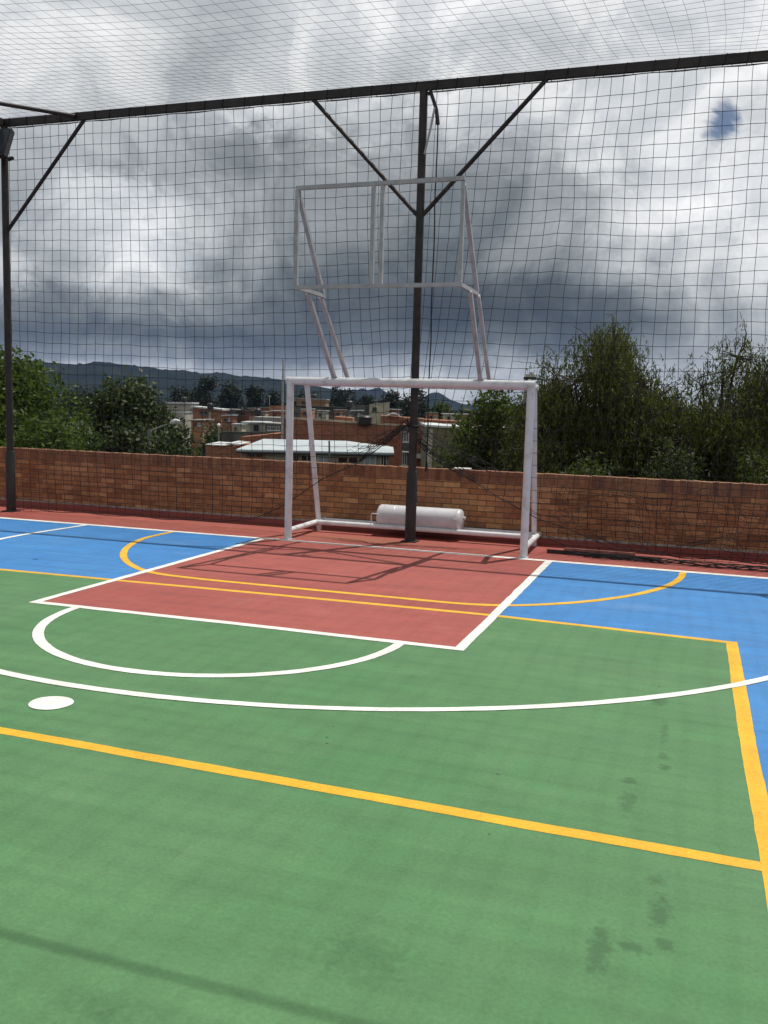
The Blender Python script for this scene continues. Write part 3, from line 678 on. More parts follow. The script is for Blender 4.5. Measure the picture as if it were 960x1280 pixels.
for xx in (-.55, .45):
    MB().tube([(xx+.0, 1.05+.163*math.cos(a), .256+.163*math.sin(a)) for a in np.linspace(0, 6.2832, 40)], .0035, 6).build('weld_seam', M['tank'], drum, smooth=True)
    MB().box((xx-.03, .93, .15), (xx+.03, 1.17, .166)).build('saddle', M['rust'], drum)
# plank and dark bars on the floor
pk = MB().box((1.95, .46, .030), (2.80, .505, .060)).build('board', M['plank']); tag(pk, 'short reddish board lying on the dark bar beside the goal', 'board')
db = MB().box((1.74, .50, .004), (3.1, .56, .032)).box((1.74, .50, .032), (3.1, .512, .05)).build('steel_channel', M['dark_bar']); tag(db, 'long dark steel bar lying on the red strip beside the goal', 'steel bar')
pk.location = (0, .03, .022)

# ------------------------------------------------------------------ trees
def leaves(anch, per, spread, size, aspect, rng, hang=0.0, droop=False):
    A = np.repeat(np.array(anch), per, 0); n = len(A)
    if hang: # narrow leaves strung below the twigs
        off = np.repeat(rng.normal(0, spread, (len(anch), 3)), per, 0); ln = np.repeat(rng.uniform(.25, 1, len(anch))*hang, per); t = rng.uniform(0, 1, n)
        sway = np.repeat(rng.normal(0, .12, (len(anch), 2)), per, 0)
        A = A + off + rng.normal(0, .022, (n, 3)); A[:, :2] += sway*t[:, None]; A[:, 2] -= ln*t
    else: A = A + rng.normal(0, spread, (n, 3))
    a = rng.normal(0, 1, (n, 3))
    if droop: a[:, 2] = -np.abs(a[:, 2])*2.2-.6
    a /= np.linalg.norm(a, axis=1, keepdims=True); b = np.cross(a, rng.normal(0, 1, (n, 3))); b /= np.linalg.norm(b, axis=1, keepdims=True)
    s = (size*rng.uniform(.6, 1.35, n))[:, None]; a = a*s; b = b*s*aspect
    vs = np.stack([A-a, A+b-a*.1, A+a, A-b-a*.1], 1).reshape(-1, 3); fs = np.arange(4*n).reshape(n, 4)
    return vs, fs

def lobe_tree(name, label, cat, base, H, Wd, seed, lmat, nl, n, size, aspect=.5, bottom=.3, lobe=.42, spray=.10, trunk_r=.16, bark='bark', group=None, air=1.0, hang=0.0, per=9, twigs=0):
    """a trunk with a limb into every lobe of an uneven crown; leaves in sprays through each lobe's volume"""
    r_ = np.random.default_rng(seed); base = V(base, float); zc = H*(1+bottom)/2; ax = V((Wd/2, Wd/2, H*(1-bottom)/2))
    e = empty(name, base, label, cat, group); tb = MB(); vsl, fsl, o_ = [], [], 0
    tw = [V((0, 0, 0.)), V((r_.normal(0, .05), r_.normal(0, .05), H*bottom*.6)), V((r_.normal(0, .15)*Wd*.3, r_.normal(0, .15)*Wd*.3, zc)), V((r_.normal(0, .1)*Wd, r_.normal(0, .1)*Wd, H*.88))]
    tb.tube([base+q for q in tw], [trunk_r, trunk_r*.8, trunk_r*.45, .02], 8, cap=False)
    for k in range(nl):
        rad = lobe*r_.uniform(.6, 1.15); d = r_.normal(0, 1, 3); d /= np.linalg.norm(d); m_ = max(.05, 1-rad)*(1 if k < nl*.65 else r_.uniform(.2, .9))
        if k == 0: d = V((r_.normal(0, .12), r_.normal(0, .12), 1.)); d /= np.linalg.norm(d)
        c = V((0, 0, zc)) + d*m_*ax; lr = rad*V((ax[0], ax[1], min(ax[2], ax[0]*1.1)))
        st = tw[1]+(tw[2]-tw[1])*r_.uniform(.1, 1); mid = (st+c)/2+r_.normal(0, .08, 3)*Wd*.3
        tb.tube([base+st, base+mid, base+c], [trunk_r*.4, trunk_r*.25, trunk_r*.12], 5, cap=False)
        ns = max(3, int(n/nl/per)); q = r_.normal(0, 1, (ns, 3)); q /= np.linalg.norm(q, axis=1, keepdims=True); q = c + q*(r_.uniform(0.1, 1, (ns, 1))**(1/2.4))*lr*air
        for j in range(min(ns, 9)): tb.tube([base+c, base+(c+q[j])/2+r_.normal(0, .03, 3)*Wd*.2, base+q[j]], [trunk_r*.12, trunk_r*.08, trunk_r*.03], 3, cap=False)
        vv, ff = leaves(base+q, per, spray, size, aspect, r_, hang, hang > 0); vsl.append(vv); fsl.append(ff+o_); o_ += len(vv)
        if twigs and c[2] > zc*.8:
            for _ in range(twigs):
                g = V((r_.normal(0, .45)+d[0]*.5, r_.normal(0, .45)+d[1]*.5, r_.uniform(.5, 1.3))); g /= np.linalg.norm(g); p = c+r_.normal(0, .35, 3)*lr*.6; L_ = lr[2]*r_.uniform(.7, 1.35); pt = [base+p]
                for i in range(6):
                    g = g+r_.normal(0, .22, 3); g /= np.linalg.norm(g); p = p+g*L_/6; pt.append(base+p)
                    if i > 1:
                        g2 = g+r_.normal(0, .7, 3); g2 /= np.linalg.norm(g2); tb.tube([base+p, base+p+g2*L_*.15+r_.normal(0, .02, 3), base+p+g2*L_*.28+V((0, 0, -.02))], [.007, .005, .0025], 3, cap=False)
                tb.tube(pt, [.016, .013, .011, .009, .007, .005, .003], 4, cap=False)
                vv, ff = leaves(np.array(pt[2:]), max(2, per//3), spray, size, aspect, r_, hang*.5, hang > 0); vsl.append(vv); fsl.append(ff+o_); o_ += len(vv)
    tb.build('trunk', M[bark], e, smooth=True, sharp=180)
    np_mesh('crown', np.concatenate(vsl), np.concatenate(fsl), M[lmat], e); return e
def place(u, v, d):
    p = at(u, v, d); return (p[0], p[1], GZ-.2), p[2]-GZ+.2
def wpx(px, d): return px*d/FPX
def plobe(name, label, cat, u, v, d, wp, seed, lmat, nl, n, size_px, **kw):
    b, H = place(u, v, d); kw.setdefault('spray', wpx(size_px*1.6, d))
    return lobe_tree(name, label, cat, b, H, wpx(wp, d), seed, lmat, nl, n, wpx(size_px, d), **kw)
gR = 'trees behind the brick wall'
plobe('leafy_tree', 'bright green broadleaf tree behind the dark corner post', 'tree', 2, 434, 25, 250, 11, 'leaf_bright', 46, 42000, 3.4, bottom=.36, lobe=.42, trunk_r=.22, group=gR)
plobe('leafy_tree', 'dense dark green tree rising behind the street lamp with the curved arm', 'tree', 160, 466, 30, 165, 21, 'leaf_dark', 44, 36000, 3.3, bottom=.36, lobe=.42, trunk_r=.2, group=gR)
plobe('leafy_tree', 'open leafy tree with gaps, in front of the olive house', 'tree', 630, 466, 21, 175, 35, 'leaf_mid', 34, 19000, 3.0, bottom=.36, lobe=.34, trunk_r=.13, group=gR, air=1.15)
def willow(label, u, v, d, wp, seed, nl, n, lobe=.34, bottom=.40, twigs=4):
    return plobe('willow_tree', label, 'tree', u, v, d, wp, seed, 'leaf_olive', nl, n, 2.8, aspect=.2, bottom=bottom, lobe=lobe, spray=.06, trunk_r=.15, bark='twig', group=gR, air=1.12, hang=.62, per=14, twigs=twigs)
willow('tall olive willow with bare twigs at its top, just right of the goal', 758, 384, 18.5, 235, 44, 66, 100000)
willow('olive willow with forked dark limbs, second tree right of the goal', 928, 394, 17.5, 228, 58, 62, 96000)
willow('lower bushy willow filling the gap between the two tall willows', 842, 456, 19.5, 140, 63, 30, 38000, .42)
willow('short drooping willow directly behind the right goalpost', 690, 436, 20, 120, 77, 28, 30000, .42)
gB = 'shrubs behind the brick wall'
plobe('shrub', 'dark rounded shrub at the foot of the street lamp', 'shrub', 218, 526, 26, 110, 81, 'leaf_dark', 18, 9000, 3.2, bottom=.5, trunk_r=.06, group=gB)
plobe('shrub', 'bright leafy shrub low on the wall below the first broadleaf tree', 'shrub', 60, 510, 20, 150, 82, 'leaf_bright', 18, 11000, 3.4, bottom=.5, trunk_r=.06, group=gB)
plobe('shrub', 'mid green shrub showing over the wall under the tallest willow', 'shrub', 735, 535, 15.5, 170, 83, 'leaf_mid', 18, 8000, 3.4, aspect=.3, bottom=.5, trunk_r=.06, group=gB)
plobe('shrub', 'mid green shrub showing over the wall at the right end of the photo', 'shrub', 945, 540, 15.5, 140, 85, 'leaf_mid', 16, 7000, 3.4, aspect=.3, bottom=.5, trunk_r=.06, group=gB)
plobe('shrub', 'dark shrub showing over the wall below the gap between willows', 'shrub', 845, 535, 16.5, 150, 84, 'leaf_dark', 16, 7000, 3.4, aspect=.3, bottom=.5, trunk_r=.06, group=gB)
plobe('shrub', 'green shrub in front of the far brick house with pale roof', 'shrub', 268, 522, 100, 70, 86, 'leaf_dark', 12, 2500, 2.6, bottom=.1, trunk_r=.1, group='shrubs among the houses')
far = [('tall dark tree above the pale flat roof, biggest of the far trees on the left', 255, 467, 250, 46), ('small dark tree just left of the tallest far tree', 226, 481, 270, 36),
       ('dark tree with a narrow top near the goal frame', 319, 476, 260, 26), ('dark tree between the tallest far tree and the narrow topped one', 288, 479, 280, 42),
       ('low dark tree close to the left goalpost', 343, 490, 270, 34), ('dark tree under the left end of the crossbar', 385, 485, 290, 48),
       ('dark tree under the crossbar above the orange block', 425, 482, 300, 44), ('dark tree under the crossbar above the beige tower block', 455, 494, 280, 30),
       ('upright dark tree left of the middle post', 490, 486, 270, 30), ('big round dark tree behind the middle post', 522, 482, 230, 50),
       ('pale green tree right of the middle post under the crossbar', 553, 502, 150, 42), ('dark tree at the left edge behind the bright broadleaf tree', 100, 484, 240, 60)]
for i, (lb, u, v, d, w) in enumerate(far):
    plobe('far_tree', lb, 'tree', u, v, d, w, 100+i, 'leaf_far' if i != 10 else 'leaf_mid', 12, 2600, 1.7, bottom=.12, lobe=.45, trunk_r=.3, group='dark trees beyond the houses')
# far-off wood: one mass of crowns between the town and the hills
rng = np.random.default_rng(77); vsl, fsl, o_ = [], [], 0
for k in range(260):
    u = rng.uniform(-150, 1150); d = rng.uniform(330, 700); c = at(u, 505+.026*(u-480), d); r = rng.uniform(5, 9); n = 170
    q = rng.normal(0, 1, (n, 3)); q /= np.linalg.norm(q, axis=1, keepdims=True); q = q*r*rng.uniform(.6, 1, (n, 1))*V((1, 1, .8)); h = rng.uniform(0, 3.5)
    A = V((c[0], c[1], GZ+h))+q; A[:, 2] = np.maximum(A[:, 2], GZ+.2)
    vv, ff = leaves(A, 1, .1, 1.1, .6, rng); vsl.append(vv); fsl.append(ff+o_); o_ += len(vv)
tag(np_mesh('far_wood', np.concatenate(vsl), np.concatenate(fsl), M['leaf_far']), 'dark mass of far trees between the houses and the hills', 'woodland', kind='stuff')

# ------------------------------------------------------------------ houses
def stucco(name, col, var=.2, sc=.6): return simple(name, col, .9, 0, var, sc)
M['beige'] = stucco('beige_stucco', (.30, .26, .19)); M['paleb'] = stucco('pale_stucco', (.36, .33, .28)); M['olive'] = stucco('olive_stucco', (.15, .135, .078), .15)
M['grey_wall'] = stucco('grey_render', (.12, .12, .11), .3); M['orange_wall'] = stucco('orange_render', (.36, .16, .085)); M['cream_wall'] = stucco('cream_render', (.42, .38, .28))
HB = [(.27, .110, .066), (.40, .165, .098), (.33, .130, .075), (.45, .20, .12)]
M['hbrick'] = brick_mat('house_brick', .30, .10, HB, (.16, .10, .075), .5, msz=.012)
M['glass'] = simple('window_glass', (.012, .014, .016), .1, 0, .1, 1); M['frame_white'] = simple('window_frame', (.55, .55, .53), .6, 0, .1, 4)
M['bluepanel'] = simple('pale_panel', (.28, .33, .36), .6, 0, .2, 1.5); M['black_pl'] = simple('black_plastic', (.012, .012, .013), .4, 0, .1, 4)
def metal_roof():
    mt, nt, b = newmat('corrugated_metal'); co = objco(nt)
    w = N(nt, 'ShaderNodeTexWave'); w.inputs['Scale'].default_value = 1.6; w.inputs['Distortion'].default_value = 0; nt.links.new(co, w.inputs[0])
    n = noise(nt, co, .5, 5, .6); r = ramp(nt, [(.3, (.32, .36, .38)), (.6, (.44, .49, .51)), (.8, (.40, .36, .28))]); nt.links.new(n.outputs[0], r.inputs[0])
    nt.links.new(r.outputs[0], b.inputs['Base Color']); b.inputs['Roughness'].default_value = .5; bump(nt, b, w.outputs[1], .5, .05); return mt
M['metal_roof'] = metal_roof(); M['white_roof'] = simple('white_roof', (.52, .54, .54), .6, 0, .15, .6)

class House:
    """a building whose front wall runs from A to B; roof height may slope from A to B"""
    def __init__(s, name, label, cat, A, B, thick, mat, group=None):
        s.A = V(A, float); s.B = CAM+(V(B, float)-CAM)*(((V(A, float)-CAM)@_F)/((V(B, float)-CAM)@_F)); d = s.B[:2]-s.A[:2]; s.L = np.hypot(*d); s.t = V((d[0]/s.L, d[1]/s.L, 0)); n = V((-s.t[1], s.t[0], 0))
        if n@V((*(s.A[:2]-CAM[:2]), 0)) < 0: n = -n
        s.n = n; s.thick = thick; s.e = empty(name, (s.A[0], s.A[1], GZ), label, cat, group)
        s.wall = s.prism(0, s.L, GZ-.3, None, 0, thick).build('wall', mat, s.e)
    def P(s, x, y, z): q = s.A+s.t*x+s.n*y; return (q[0], q[1], z)
    def top(s, x): return s.A[2]+(s.B[2]-s.A[2])*x/s.L
    def prism(s, x0, x1, z0, z1, y0, y1, dz=0):
        a = z1 if z1 is not None else s.top(x0)+dz; b = z1 if z1 is not None else s.top(x1)+dz
        za = z0 if z0 is not None else s.top(x0); zb = z0 if z0 is not None else s.top(x1)
        vs = [s.P(x0, y0, za), s.P(x1, y0, zb), s.P(x1, y1, zb), s.P(x0, y1, za), s.P(x0, y0, a), s.P(x1, y0, b), s.P(x1, y1, b), s.P(x0, y1, a)]
        return MB().add(vs, [(0, 3, 2, 1), (4, 5, 6, 7), (0, 1, 5, 4), (1, 2, 6, 5), (2, 3, 7, 6), (3, 0, 4, 7)])
    def hit(s, u, v):
        r = ray(u, v); k = ((s.A-CAM)@s.n)/(r@s.n); q = CAM+r*k; return (q-s.A)@s.t, q[2]
    def window(s, u0, v0, u1, v1, name='window', fmat='frame_white', pmat='glass'):
        x0, z1 = s.hit(u0, v0); x1, z0 = s.hit(u1, v1); w = max(.05, (x1-x0)*.08)
        f = MB()
        for bx in ((x0, x0+w, z0, z1), (x1-w, x1, z0, z1), (x0+w, x1-w, z0, z0+w), (x0+w, x1-w, z1-w, z1), ((x0+x1)/2-w/2, (x0+x1)/2+w/2, z0+w, z1-w)):
            g = s.prism(bx[0], bx[1], bx[2], bx[3], -.09, -.003); f.add(g.v, g.f)
        fo = f.build(name, M[fmat], s.e)
        s.prism(x0+.01, x1-.01, z0+.01, z1-.01, -.03, -.004).build('pane', M[pmat], fo)
        g = s.prism(x0-.08, x1+.08, z0-.10, z0-.003, -.16, -.004); g.build('sill', M[fmat], fo)
        return fo
    def slab(s, mat, h=.16, over=.35, name='roof', x0=None, x1=None):
        a = -over if x0 is None else x0; b = s.L+over if x1 is None else x1
        return s.prism(a, b, None, None, -over, s.thick+over, h).build(name, mat, s.e) if False else s._slab(mat, h, a, b, over, name)
    def _slab(s, mat, h, a, b, over, name):
        vs = []
        for dz in (.004, h):
            vs += [s.P(a, -over, s.top(a)+dz), s.P(b, -over, s.top(b)+dz), s.P(b, s.thick+over, s.top(b)+dz), s.P(a, s.thick+over, s.top(a)+dz)]
        return MB().add(vs, [(0, 3, 2, 1), (4, 5, 6, 7), (0, 1, 5, 4), (1, 2, 6, 5), (2, 3, 7, 6), (3, 0, 4, 7)]).build(name, mat, s.e)
gH = 'houses of the neighbourhood beyond the wall'
# near house with the pale metal roof
h = House('house', 'low beige house with a pale hipped sheet metal roof, seen through the goal', 'house', at(302, 561, 62), at(487, 565, 59), 10, M['beige'], gH)
zA = h.A[2]; o = MB(); ra = at(329, 548.5, 70); rb = at(433, 551, 67.5)
e0 = V(h.P(-.3, -.5, h.top(0)-.02)); e1 = V(h.P(h.L+.3, -.5, h.top(h.L)-.02)); e2 = V(h.P(h.L+.3, 8.6, h.top(h.L)-.02)); e3 = V(h.P(-.3, 8.6, h.top(0)-.02)); dn = V((0, 0, -.14))
o.add([e0, e1, e2, e3, ra, rb, e0+dn, e1+dn, e2+dn, e3+dn], [(0, 1, 5, 4), (1, 2, 5), (2, 3, 4, 5), (3, 0, 4), (6, 7, 1, 0), (7, 8, 2, 1), (8, 9, 3, 2), (9, 6, 0, 3), (9, 8, 7, 6)])
o.build('roof', M['metal_roof'], h.e)
MB().tube([e0+dn*1.2+V((0, 0, -.02)), e1+dn*1.2+V((0, 0, -.02))], .07, 8).build('gutter', M['black_pl'], h.e)
h.window(308, 565.5, 331, 573, fmat='hbrick'); h.window(367, 568, 374, 577, fmat='beige'); h.window(376, 568, 392, 577, fmat='beige'); h.window(397, 569, 412, 580, 'panel', 'frame_white', 'bluepanel'); h.window(421, 569, 449, 581, fmat='beige'); h.window(455, 569, 470, 582, 'panel', 'frame_white', 'bluepanel'); h.window(476, 569, 483, 583)
MB().tube([at(411.5, 551, 58), at(412, 590, 58)], .06, 8).build('vent_pipe', M['grey_wall'], h.e)
# brick building behind
h = House('brick_building', 'long brick building with a pale sloping parapet behind the metal roof', 'building', at(352, 523, 82), at(503, 533, 78), 7, M['hbrick'], gH)
h.prism(-.06, h.L+.06, None, None, -.06, .22, .16).build('parapet_cap', M['cream_wall'], h.e)
MB().box((-.5, -.3, 0), (.5, .3, .1)).build('roof_hatch', M['white_roof'], h.e).location = (0, 0, 0)
bpy.data.objects.remove([q for q in h.e.children if q.name.startswith('roof_hatch')][0])
h2 = House('brick_building', 'brick building end with a slit window and arched pale roof left of the middle post', 'building', at(476, 519.5, 100), at(533, 524, 98), 10, M['hbrick'], gH)
mb = MB(); pts0 = [at(483+17*i/8, 519.5-3.2*math.sin(math.pi*i/8), 99) for i in range(9)]; vs = []
for q in pts0: vs += [tuple(q), tuple(q+h2.n*6)]
mb.add(vs+[tuple(V(q)+V((0, 0, -.12))) for q in vs], [(2*i, 2*i+2, 2*i+3, 2*i+1) for i in range(8)]+[(18+2*i, 18+2*i+1, 18+2*i+3, 18+2*i+2) for i in range(8)]+[(2*i, 18+2*i, 20+2*i, 2*i+2) for i in range(8)]); mb.build('arched_roof', M['white_roof'], h2.e)
h3 = House('house', 'narrow grey and brick house front with a small white window beside the middle post', 'house', at(502.5, 531, 75), at(533, 531, 73), 6, M['hbrick'], gH)
h3.prism(0, h3.hit(513, 540)[0], GZ, h3.A[2]-.1, -.06, -.003).build('grey_strip', M['grey_wall'], h3.e)
h3.window(504.5, 539.5, 511, 552); h3.window(502.8, 567, 508.5, 581, 'door_window')
h3.prism(h3.hit(514, 560)[0], h3.hit(533, 560)[0], h3.hit(520, 571.5)[1], h3.hit(520, 567)[1], -1.6, -.004).build('awning', M['white_roof'], h3.e)
h3.prism(h3.hit(502.7, 560)[0], h3.hit(512, 560)[0], h3.hit(507, 565.5)[1], h3.hit(507, 563.7)[1], -.9, -.004).build('canopy', M['white_roof'], h3.e)
# small beige tower block
h = House('rooftop_block', 'small beige rooftop block with one square window behind the brick building', 'building', at(462, 506.5, 172), at(487, 504, 166), 14, M['cream_wall'], gH)
h.slab(M['cream_wall'], .2, .1, 'parapet_cap'); h.window(465.5, 509, 471, 514.5, fmat='grey_wall')
hb = House('rooftop_block', 'dull grey side block joining the beige rooftop block on its left', 'building', at(440, 505.5, 184), at(461.5, 506.5, 173), 10, M['grey_wall'], gH)
h = House('rooftop_block', 'brown orange rooftop block under the left end of the crossbar', 'building', at(370, 498.5, 200), at(407, 500, 198), 12, stucco('brown_render', (.23, .135, .075)), gH)
h.window(377, 501, 384, 505.5, fmat='grey_wall'); h.slab(M['concrete'], .25, .2, 'roof')
h = House('shed', 'dark long shed roof below the brown orange rooftop block', 'shed', at(368, 508, 150), at(436, 511, 145), 12, M['grey_wall'], gH); h.slab(M['black_pl'], .2, .3)
h = House('rooftop_block', 'small orange brick block on the parapet of the long brick building', 'building', at(418, 520.5, 92), at(441, 522.5, 91), 4, M['orange_wall'], gH)
wt_ = empty('water_tank', tuple(at(456, 532, 80)), 'round black water tank on the roof of the long brick building', 'water tank')
wp = at(456, 532, 82); MB().tube([wp+V((0, 0, .0)), wp+V((0, 0, .08)), wp+V((0, 0, .75)), wp+V((0, 0, .88)), wp+V((0, 0, .95))], [.5, .6, .66, .5, .16], 20).build('tank_body', M['black_pl'], wt_, smooth=True)
MB().tube([wp+V((0, 0, .93)), wp+V((0, 0, 1.0))], .17, 14).build('tank_lid', M['black_pl'], wt_, smooth=True)
# left group
h = House('house', 'pale house with a bright flat white roof edge, leftmost of the far houses', 'house', at(211, 504.5, 170), at(238, 505, 166), 5, M['paleb'], gH); h.slab(M['white_roof'], .32, .5)
h = House('house', 'brick house with a shallow pale roof and one upper window', 'house', at(241.5, 509.5, 165), at(276, 513, 160), 6, M['hbrick'], gH); h.slab(M['white_roof'], .28, .4)
h.window(249.5, 513.5, 260, 518.5, fmat='grey_wall'); h.prism(h.hit(261, 520)[0], h.hit(264, 520)[0], GZ, h.hit(262, 514)[1], -.08, -.003).build('pale_pilaster', M['paleb'], h.e)
h = House('house', 'weathered grey house with sheet roof between two brick houses', 'house', at(277, 512, 185), at(292, 512.5, 183), 6, M['grey_wall'], gH); h.slab(M['concrete'], .2, .5)
h = House('house', 'long dark row house with small windows under the far trees', 'house', at(292, 514, 190), at(312, 513.5, 188), 6, stucco('dark_brick_render', (.15, .075, .05)), gH); h.window(291, 515, 297, 519, fmat='grey_wall'); h.window(301, 515, 307, 519, fmat='grey_wall'); h.slab(M['grey_wall'], .2, .3)
h = House('house', 'orange brick house with a grey sheet roof near the utility pole', 'house', at(311, 511, 200), at(337, 510, 196), 6, M['hbrick'], gH); h.slab(M['concrete'], .25, .3); h.window(316, 514, 322, 518, fmat='grey_wall')
h = House('house', 'bright orange house end beside the utility pole', 'house', at(336.5, 507, 192), at(357, 507, 190), 8, M['orange_wall'], gH)
h = House('house', 'small white house with dark windows and a pale upper panel', 'house', at(304, 529, 120), at(331, 529.5, 118), 6, M['paleb'], gH); h.slab(M['white_roof'], .2, .3); h.window(317, 531, 323.5, 539, fmat='grey_wall')
h = House('house', 'low grey house with a row of small windows beside the brick building', 'house', at(331.5, 530, 112), at(352, 531, 110), 6, M['grey_wall'], gH)
for k in range(3): h.window(334.5+5.5*k, 532.5, 338.5+5.5*k, 538, fmat='frame_white')
h.slab(M['concrete'], .15, .2)
h = House('house', 'flat roofed grey house behind the small white house', 'house', at(316, 521, 140), at(355, 522, 137), 8, M['concrete'], gH)
h = House('yard_wall', 'dark grey yard wall with a green top rail', 'wall', at(277, 541, 88), at(332, 541.5, 86), .3, M['grey_wall']); h.slab(simple('green_rail', (.03, .06, .04), .6, 0, .1, 3), .12, .06, 'rail')
h = House('brick_house', 'brick house with crumpled white roof sheets left of the metal roofed house', 'house', at(257, 557, 72), at(301, 559, 68), 8, M['hbrick'], gH)
mb = MB(); rr = random.Random(8)
for k in range(5):
    a = h.L*k/5; b = h.L*(k+1)/5; z = h.A[2]+.02+rr.uniform(0, .15)
    g = h.prism(a, b-.06, z+.0, z+.06, -.3+rr.uniform(-.2, .2), 5.5); mb.add(g.v, g.f)
mb.build('roof_sheet', M['white_roof'], h.e)
h = House('house', 'brick house hidden low behind the green yard wall', 'house', at(357, 541, 84), at(300, 546.5, 86), 5, M['hbrick'], gH)
# olive house on the right
h = House('house', 'plain olive rendered house with a pale roof edge right of the middle post', 'house', at(534.5, 533.5, 54), at(662, 541, 51), 10, M['olive'], gH)
h.slab(M['white_roof'], .12, .15, 'roof_edge'); h.window(582, 545, 599, 572)
h.prism(h.hit(534.6, 550)[0], h.hit(540.5, 550)[0], GZ, h.hit(537, 536)[1], -.07, -.003).build('pale_pilaster', M['paleb'], h.e)
h.window(650, 553, 668, 575)
h = House('house', 'orange brick upper storey behind the olive house', 'house', at(532, 524.5, 72), at(600, 528, 70), 7, M['hbrick'], gH)
h = House('house', 'pale house glimpsed through the willow foliage', 'house', at(672, 527, 62), at(700, 528, 61), 7, M['paleb'], gH); h.slab(M['white_roof'], .2, .3); h.window(680, 531, 688, 538)

rc = random.Random(31)
gC = 'small buildings far beyond the wall'
spots = [(222, 516, 140, 16, 'paleb'), (246, 526, 118, 14, 'orange_wall'), (284, 520, 150, 13, 'hbrick'), (296, 531, 112, 10, 'cream_wall'), (325, 515, 175, 12, 'beige'), (345, 514, 170, 11, 'hbrick'), (383, 512, 140, 14, 'orange_wall'), (402, 514, 132, 12, 'paleb'), (424, 513, 138, 12, 'hbrick'), (446, 514, 130, 12, 'grey_wall'), (494, 512, 160, 12, 'hbrick'), (541, 517, 140, 14, 'orange_wall'), (563, 518, 130, 13, 'cream_wall'), (585, 519, 125, 13, 'hbrick')]
lab = {'paleb': 'pale rendered', 'orange_wall': 'orange rendered', 'hbrick': 'red brick', 'cream_wall': 'cream', 'beige': 'beige', 'grey_wall': 'grey'}
where = ['left of the brick house with the shallow roof', 'below the shallow roofed brick house', 'under the far trees left of the antenna', 'left of the small white house', 'behind the flat roofed grey house', 'beside the utility pole', 'under the left end of the crossbar', 'behind the parapet of the long brick building', 'left of the orange block on the parapet', 'behind the black water tank', 'just left of the middle post', 'just right of the middle post', 'above the roof of the olive house', 'behind the open leafy tree']
for (u, v, d, w, mk), wh in zip(spots, where):
    h = House('small_building', lab[mk]+' small building '+wh, 'building', at(u-w/2, v, d+rc.uniform(-3, 3)), at(u+w/2, v+rc.uniform(-.4, .6), d), rc.uniform(4, 7), M[mk], gC)
    h.slab(M[rc.choice(['white_roof', 'concrete', 'grey_wall', 'metal_roof'])], .14, rc.uniform(.05, .35))
    h.window(u-w*.3, v+2.6, u-w*.02, v+6.2, fmat='grey_wall')
    if w > 11: h.window(u+w*.12, v+2.6, u+w*.34, v+6.2, fmat='frame_white')
for k, (u, v, d) in enumerate([(322, 519.5, 139), (263, 511.5, 164), (393, 499, 201), (437, 509.5, 146), (230, 503.5, 170)]):
    q = at(u, v, d); t_ = empty('water_tank', tuple(q), ['black water tank on the flat roofed grey house', 'black water tank on the brick house with the shallow roof', 'black water tank on the brown orange rooftop block', 'black water tank on the dark shed roof', 'black water tank on the pale flat roofed house'][k], 'water tank', 'water tanks on far roofs')
    MB().tube([q, q+V((0, 0, .1)), q+V((0, 0, .9)), q+V((0, 0, 1.15))], [.5, .58, .55, .22], 14).build('tank_body', M['black_pl'], t_, smooth=True)
    MB().tube([q+V((0, 0, 1.13)), q+V((0, 0, 1.22))], .24, 10).build('tank_lid', M['black_pl'], t_, smooth=True)

# ------------------------------------------------------------------ poles beyond the wall
def steel(name, pts, r, mat, par, n=10): return MB().tube(pts, r, n).build(name, mat, par, smooth=True)
M['galv'] = simple('galvanised_steel', (.26, .27, .27), .5, .4, .2, 6); M['lampwhite'] = simple('lamp_head', (.62, .63, .63), .4, 0, .05, 3)
p0 = at(187, 539, 28); sl_ = empty('street_lamp', (p0[0], p0[1], GZ-.2), 'grey street lamp with a long raised arm in front of the dark tree', 'street lamp')
steel('pole', [(p0[0], p0[1], GZ-.2), (p0[0], p0[1], p0[2])], [.09, .05], M['galv'], sl_)
arm = steel('arm', [p0+V((0, 0, -.02)), at(198, 534.5, 28), at(215, 528.5, 28)], .028, M['galv'], sl_)
a0 = at(213, 529, 28); a1 = at(225, 526.5, 28); steel('lamp_head', [a0, a0+(a1-a0)*.15+V((0, 0, .01)), a0+(a1-a0)*.6+V((0, 0, .02)), a1], [.03, .07, .085, .03], M['lampwhite'], sl_, 12)
steel('pole_cap', [p0+V((0, 0, -.12)), p0+V((0, 0, .06))], .07, M['galv'], sl_)
p0 = at(273.5, 533, 80); sl_ = empty('street_lamp', (p0[0], p0[1], GZ-.2), 'short grey lamp post with a small round head near the yard wall', 'street lamp')
steel('pole', [(p0[0], p0[1], GZ-.2), (p0[0], p0[1], p0[2])], .06, M['galv'], sl_); steel('lamp_head', [p0+V((0, 0, -.05)), p0+V((0, 0, .05)), p0+V((0, 0, .17)), p0+V((0, 0, .26))], [.06, .15, .15, .05], M['lampwhite'], sl_, 12)
p0 = at(354, 449, 76); sl_ = empty('utility_pole', (p0[0], p0[1], GZ-.2), 'tall thin concrete utility pole behind the left goalpost', 'utility pole')
steel('pole', [(p0[0], p0[1], GZ-.2), (p0[0], p0[1], p0[2])], [.13, .07], M['concrete'], sl_)
p0 = at(337, 494, 188); e = empty('antenna_mast', (p0[0], p0[1], p0[2]-4), 'thin white antenna mast on the orange houses', 'antenna')
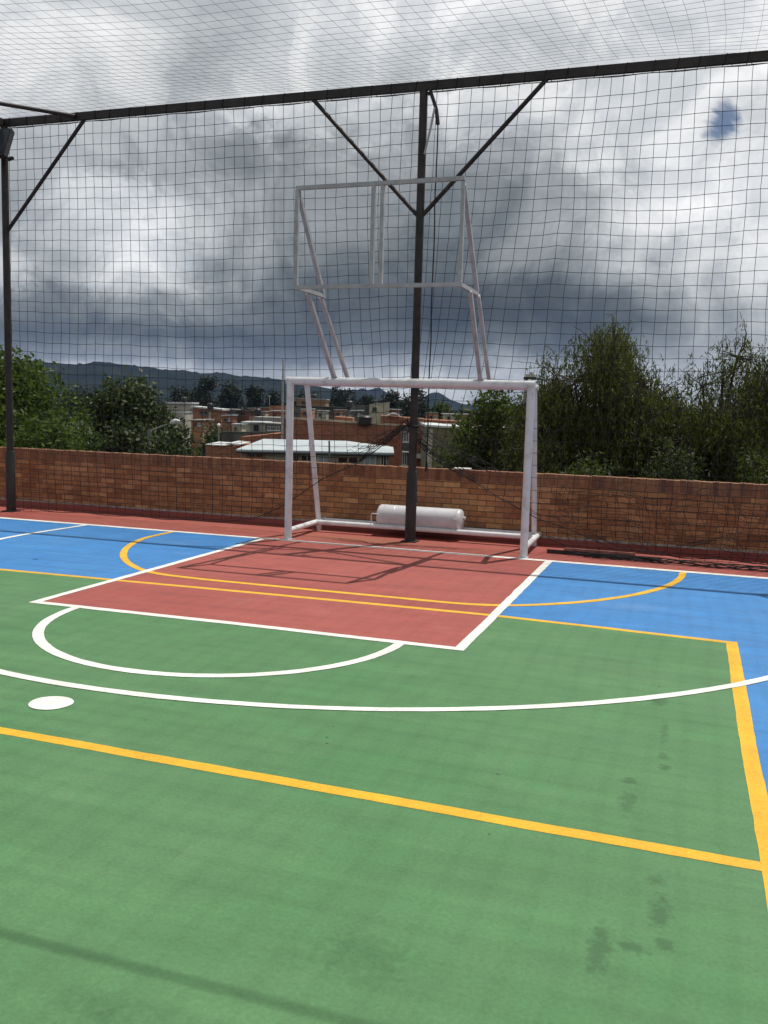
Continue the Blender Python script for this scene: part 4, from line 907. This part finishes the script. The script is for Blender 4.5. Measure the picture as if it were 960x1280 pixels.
steel('mast', [p0+V((0, 0, -2.0)), p0], .05, M['lampwhite'], e, 6); steel('antenna_bar', [p0+V((-.35, 0, -.2)), p0+V((.35, 0, -.2))], .03, M['lampwhite'], e, 6)
p0 = at(657.5, 474, 19.5); cp = empty('camera_pole', (p0[0], p0[1], GZ-.2), 'slim grey pole with a small camera box, seen behind the right goalpost', 'camera pole')
steel('pole', [(p0[0], p0[1], GZ-.2), (p0[0], p0[1], p0[2])], .045, M['grey_white'], cp)
q0 = at(663.5, 469.5, 19.4); MB().box(tuple(q0+V((-.10, -.10, -.035))), tuple(q0+V((.10, .12, .035)))).build('camera_box', M['lampwhite'], cp, bevel=.01)
MB().tube([q0+V((0, 0, .03)), q0+V((0, 0, .065))], [.035, .03], 12).build('camera_dome', M['black_pl'], cp, smooth=True); MB().box(tuple(q0+V((-.13, -.12, -.075))), tuple(q0+V((.13, .12, -.036)))).build('mount', M['black_pl'], cp)
# overhead cables across the left trees
for k, (va, vb, sg) in enumerate(((537, 541, .5), (541, 546, .6), (546, 549, .5))):
    a = at(-60, va, 27.5); b = at(190, vb, 28.5); mb = MB(); pts = [a+(b-a)*i/16+V((0, 0, -sg*math.sin(math.pi*i/16))) for i in range(17)]
    o = mb.tube(pts, .016, 5).build('overhead_cable', M['black_pl'], smooth=True)
    tag(o, ('upper', 'middle', 'lowest')[k]+' of three black cables sagging in front of the left trees', 'cable', 'cables in front of the left trees')

hz = MB().box((-S-50, -S-50, GZ-1.4), (S+50, S+50, 260)).build('haze', None)
hm = bpy.data.materials.new('haze_air'); hm.use_nodes = True; hn = hm.node_tree; hn.nodes.clear()
ho = hn.nodes.new('ShaderNodeOutputMaterial'); pv = hn.nodes.new('ShaderNodeVolumePrincipled'); pv.inputs['Color'].default_value = (.34, .52, 1.0, 1); pv.inputs['Density'].default_value = .00005
hn.links.new(pv.outputs[0], ho.inputs['Volume']); hz.data.materials.clear(); hz.data.materials.append(hm); tag(hz, 'thin bluish air that veils the distant hills', 'haze', kind='stuff')
C.cycles.max_bounces = 6; C.cycles.diffuse_bounces = 3; C.cycles.transparent_max_bounces = 8
C.render.film_transparent = False
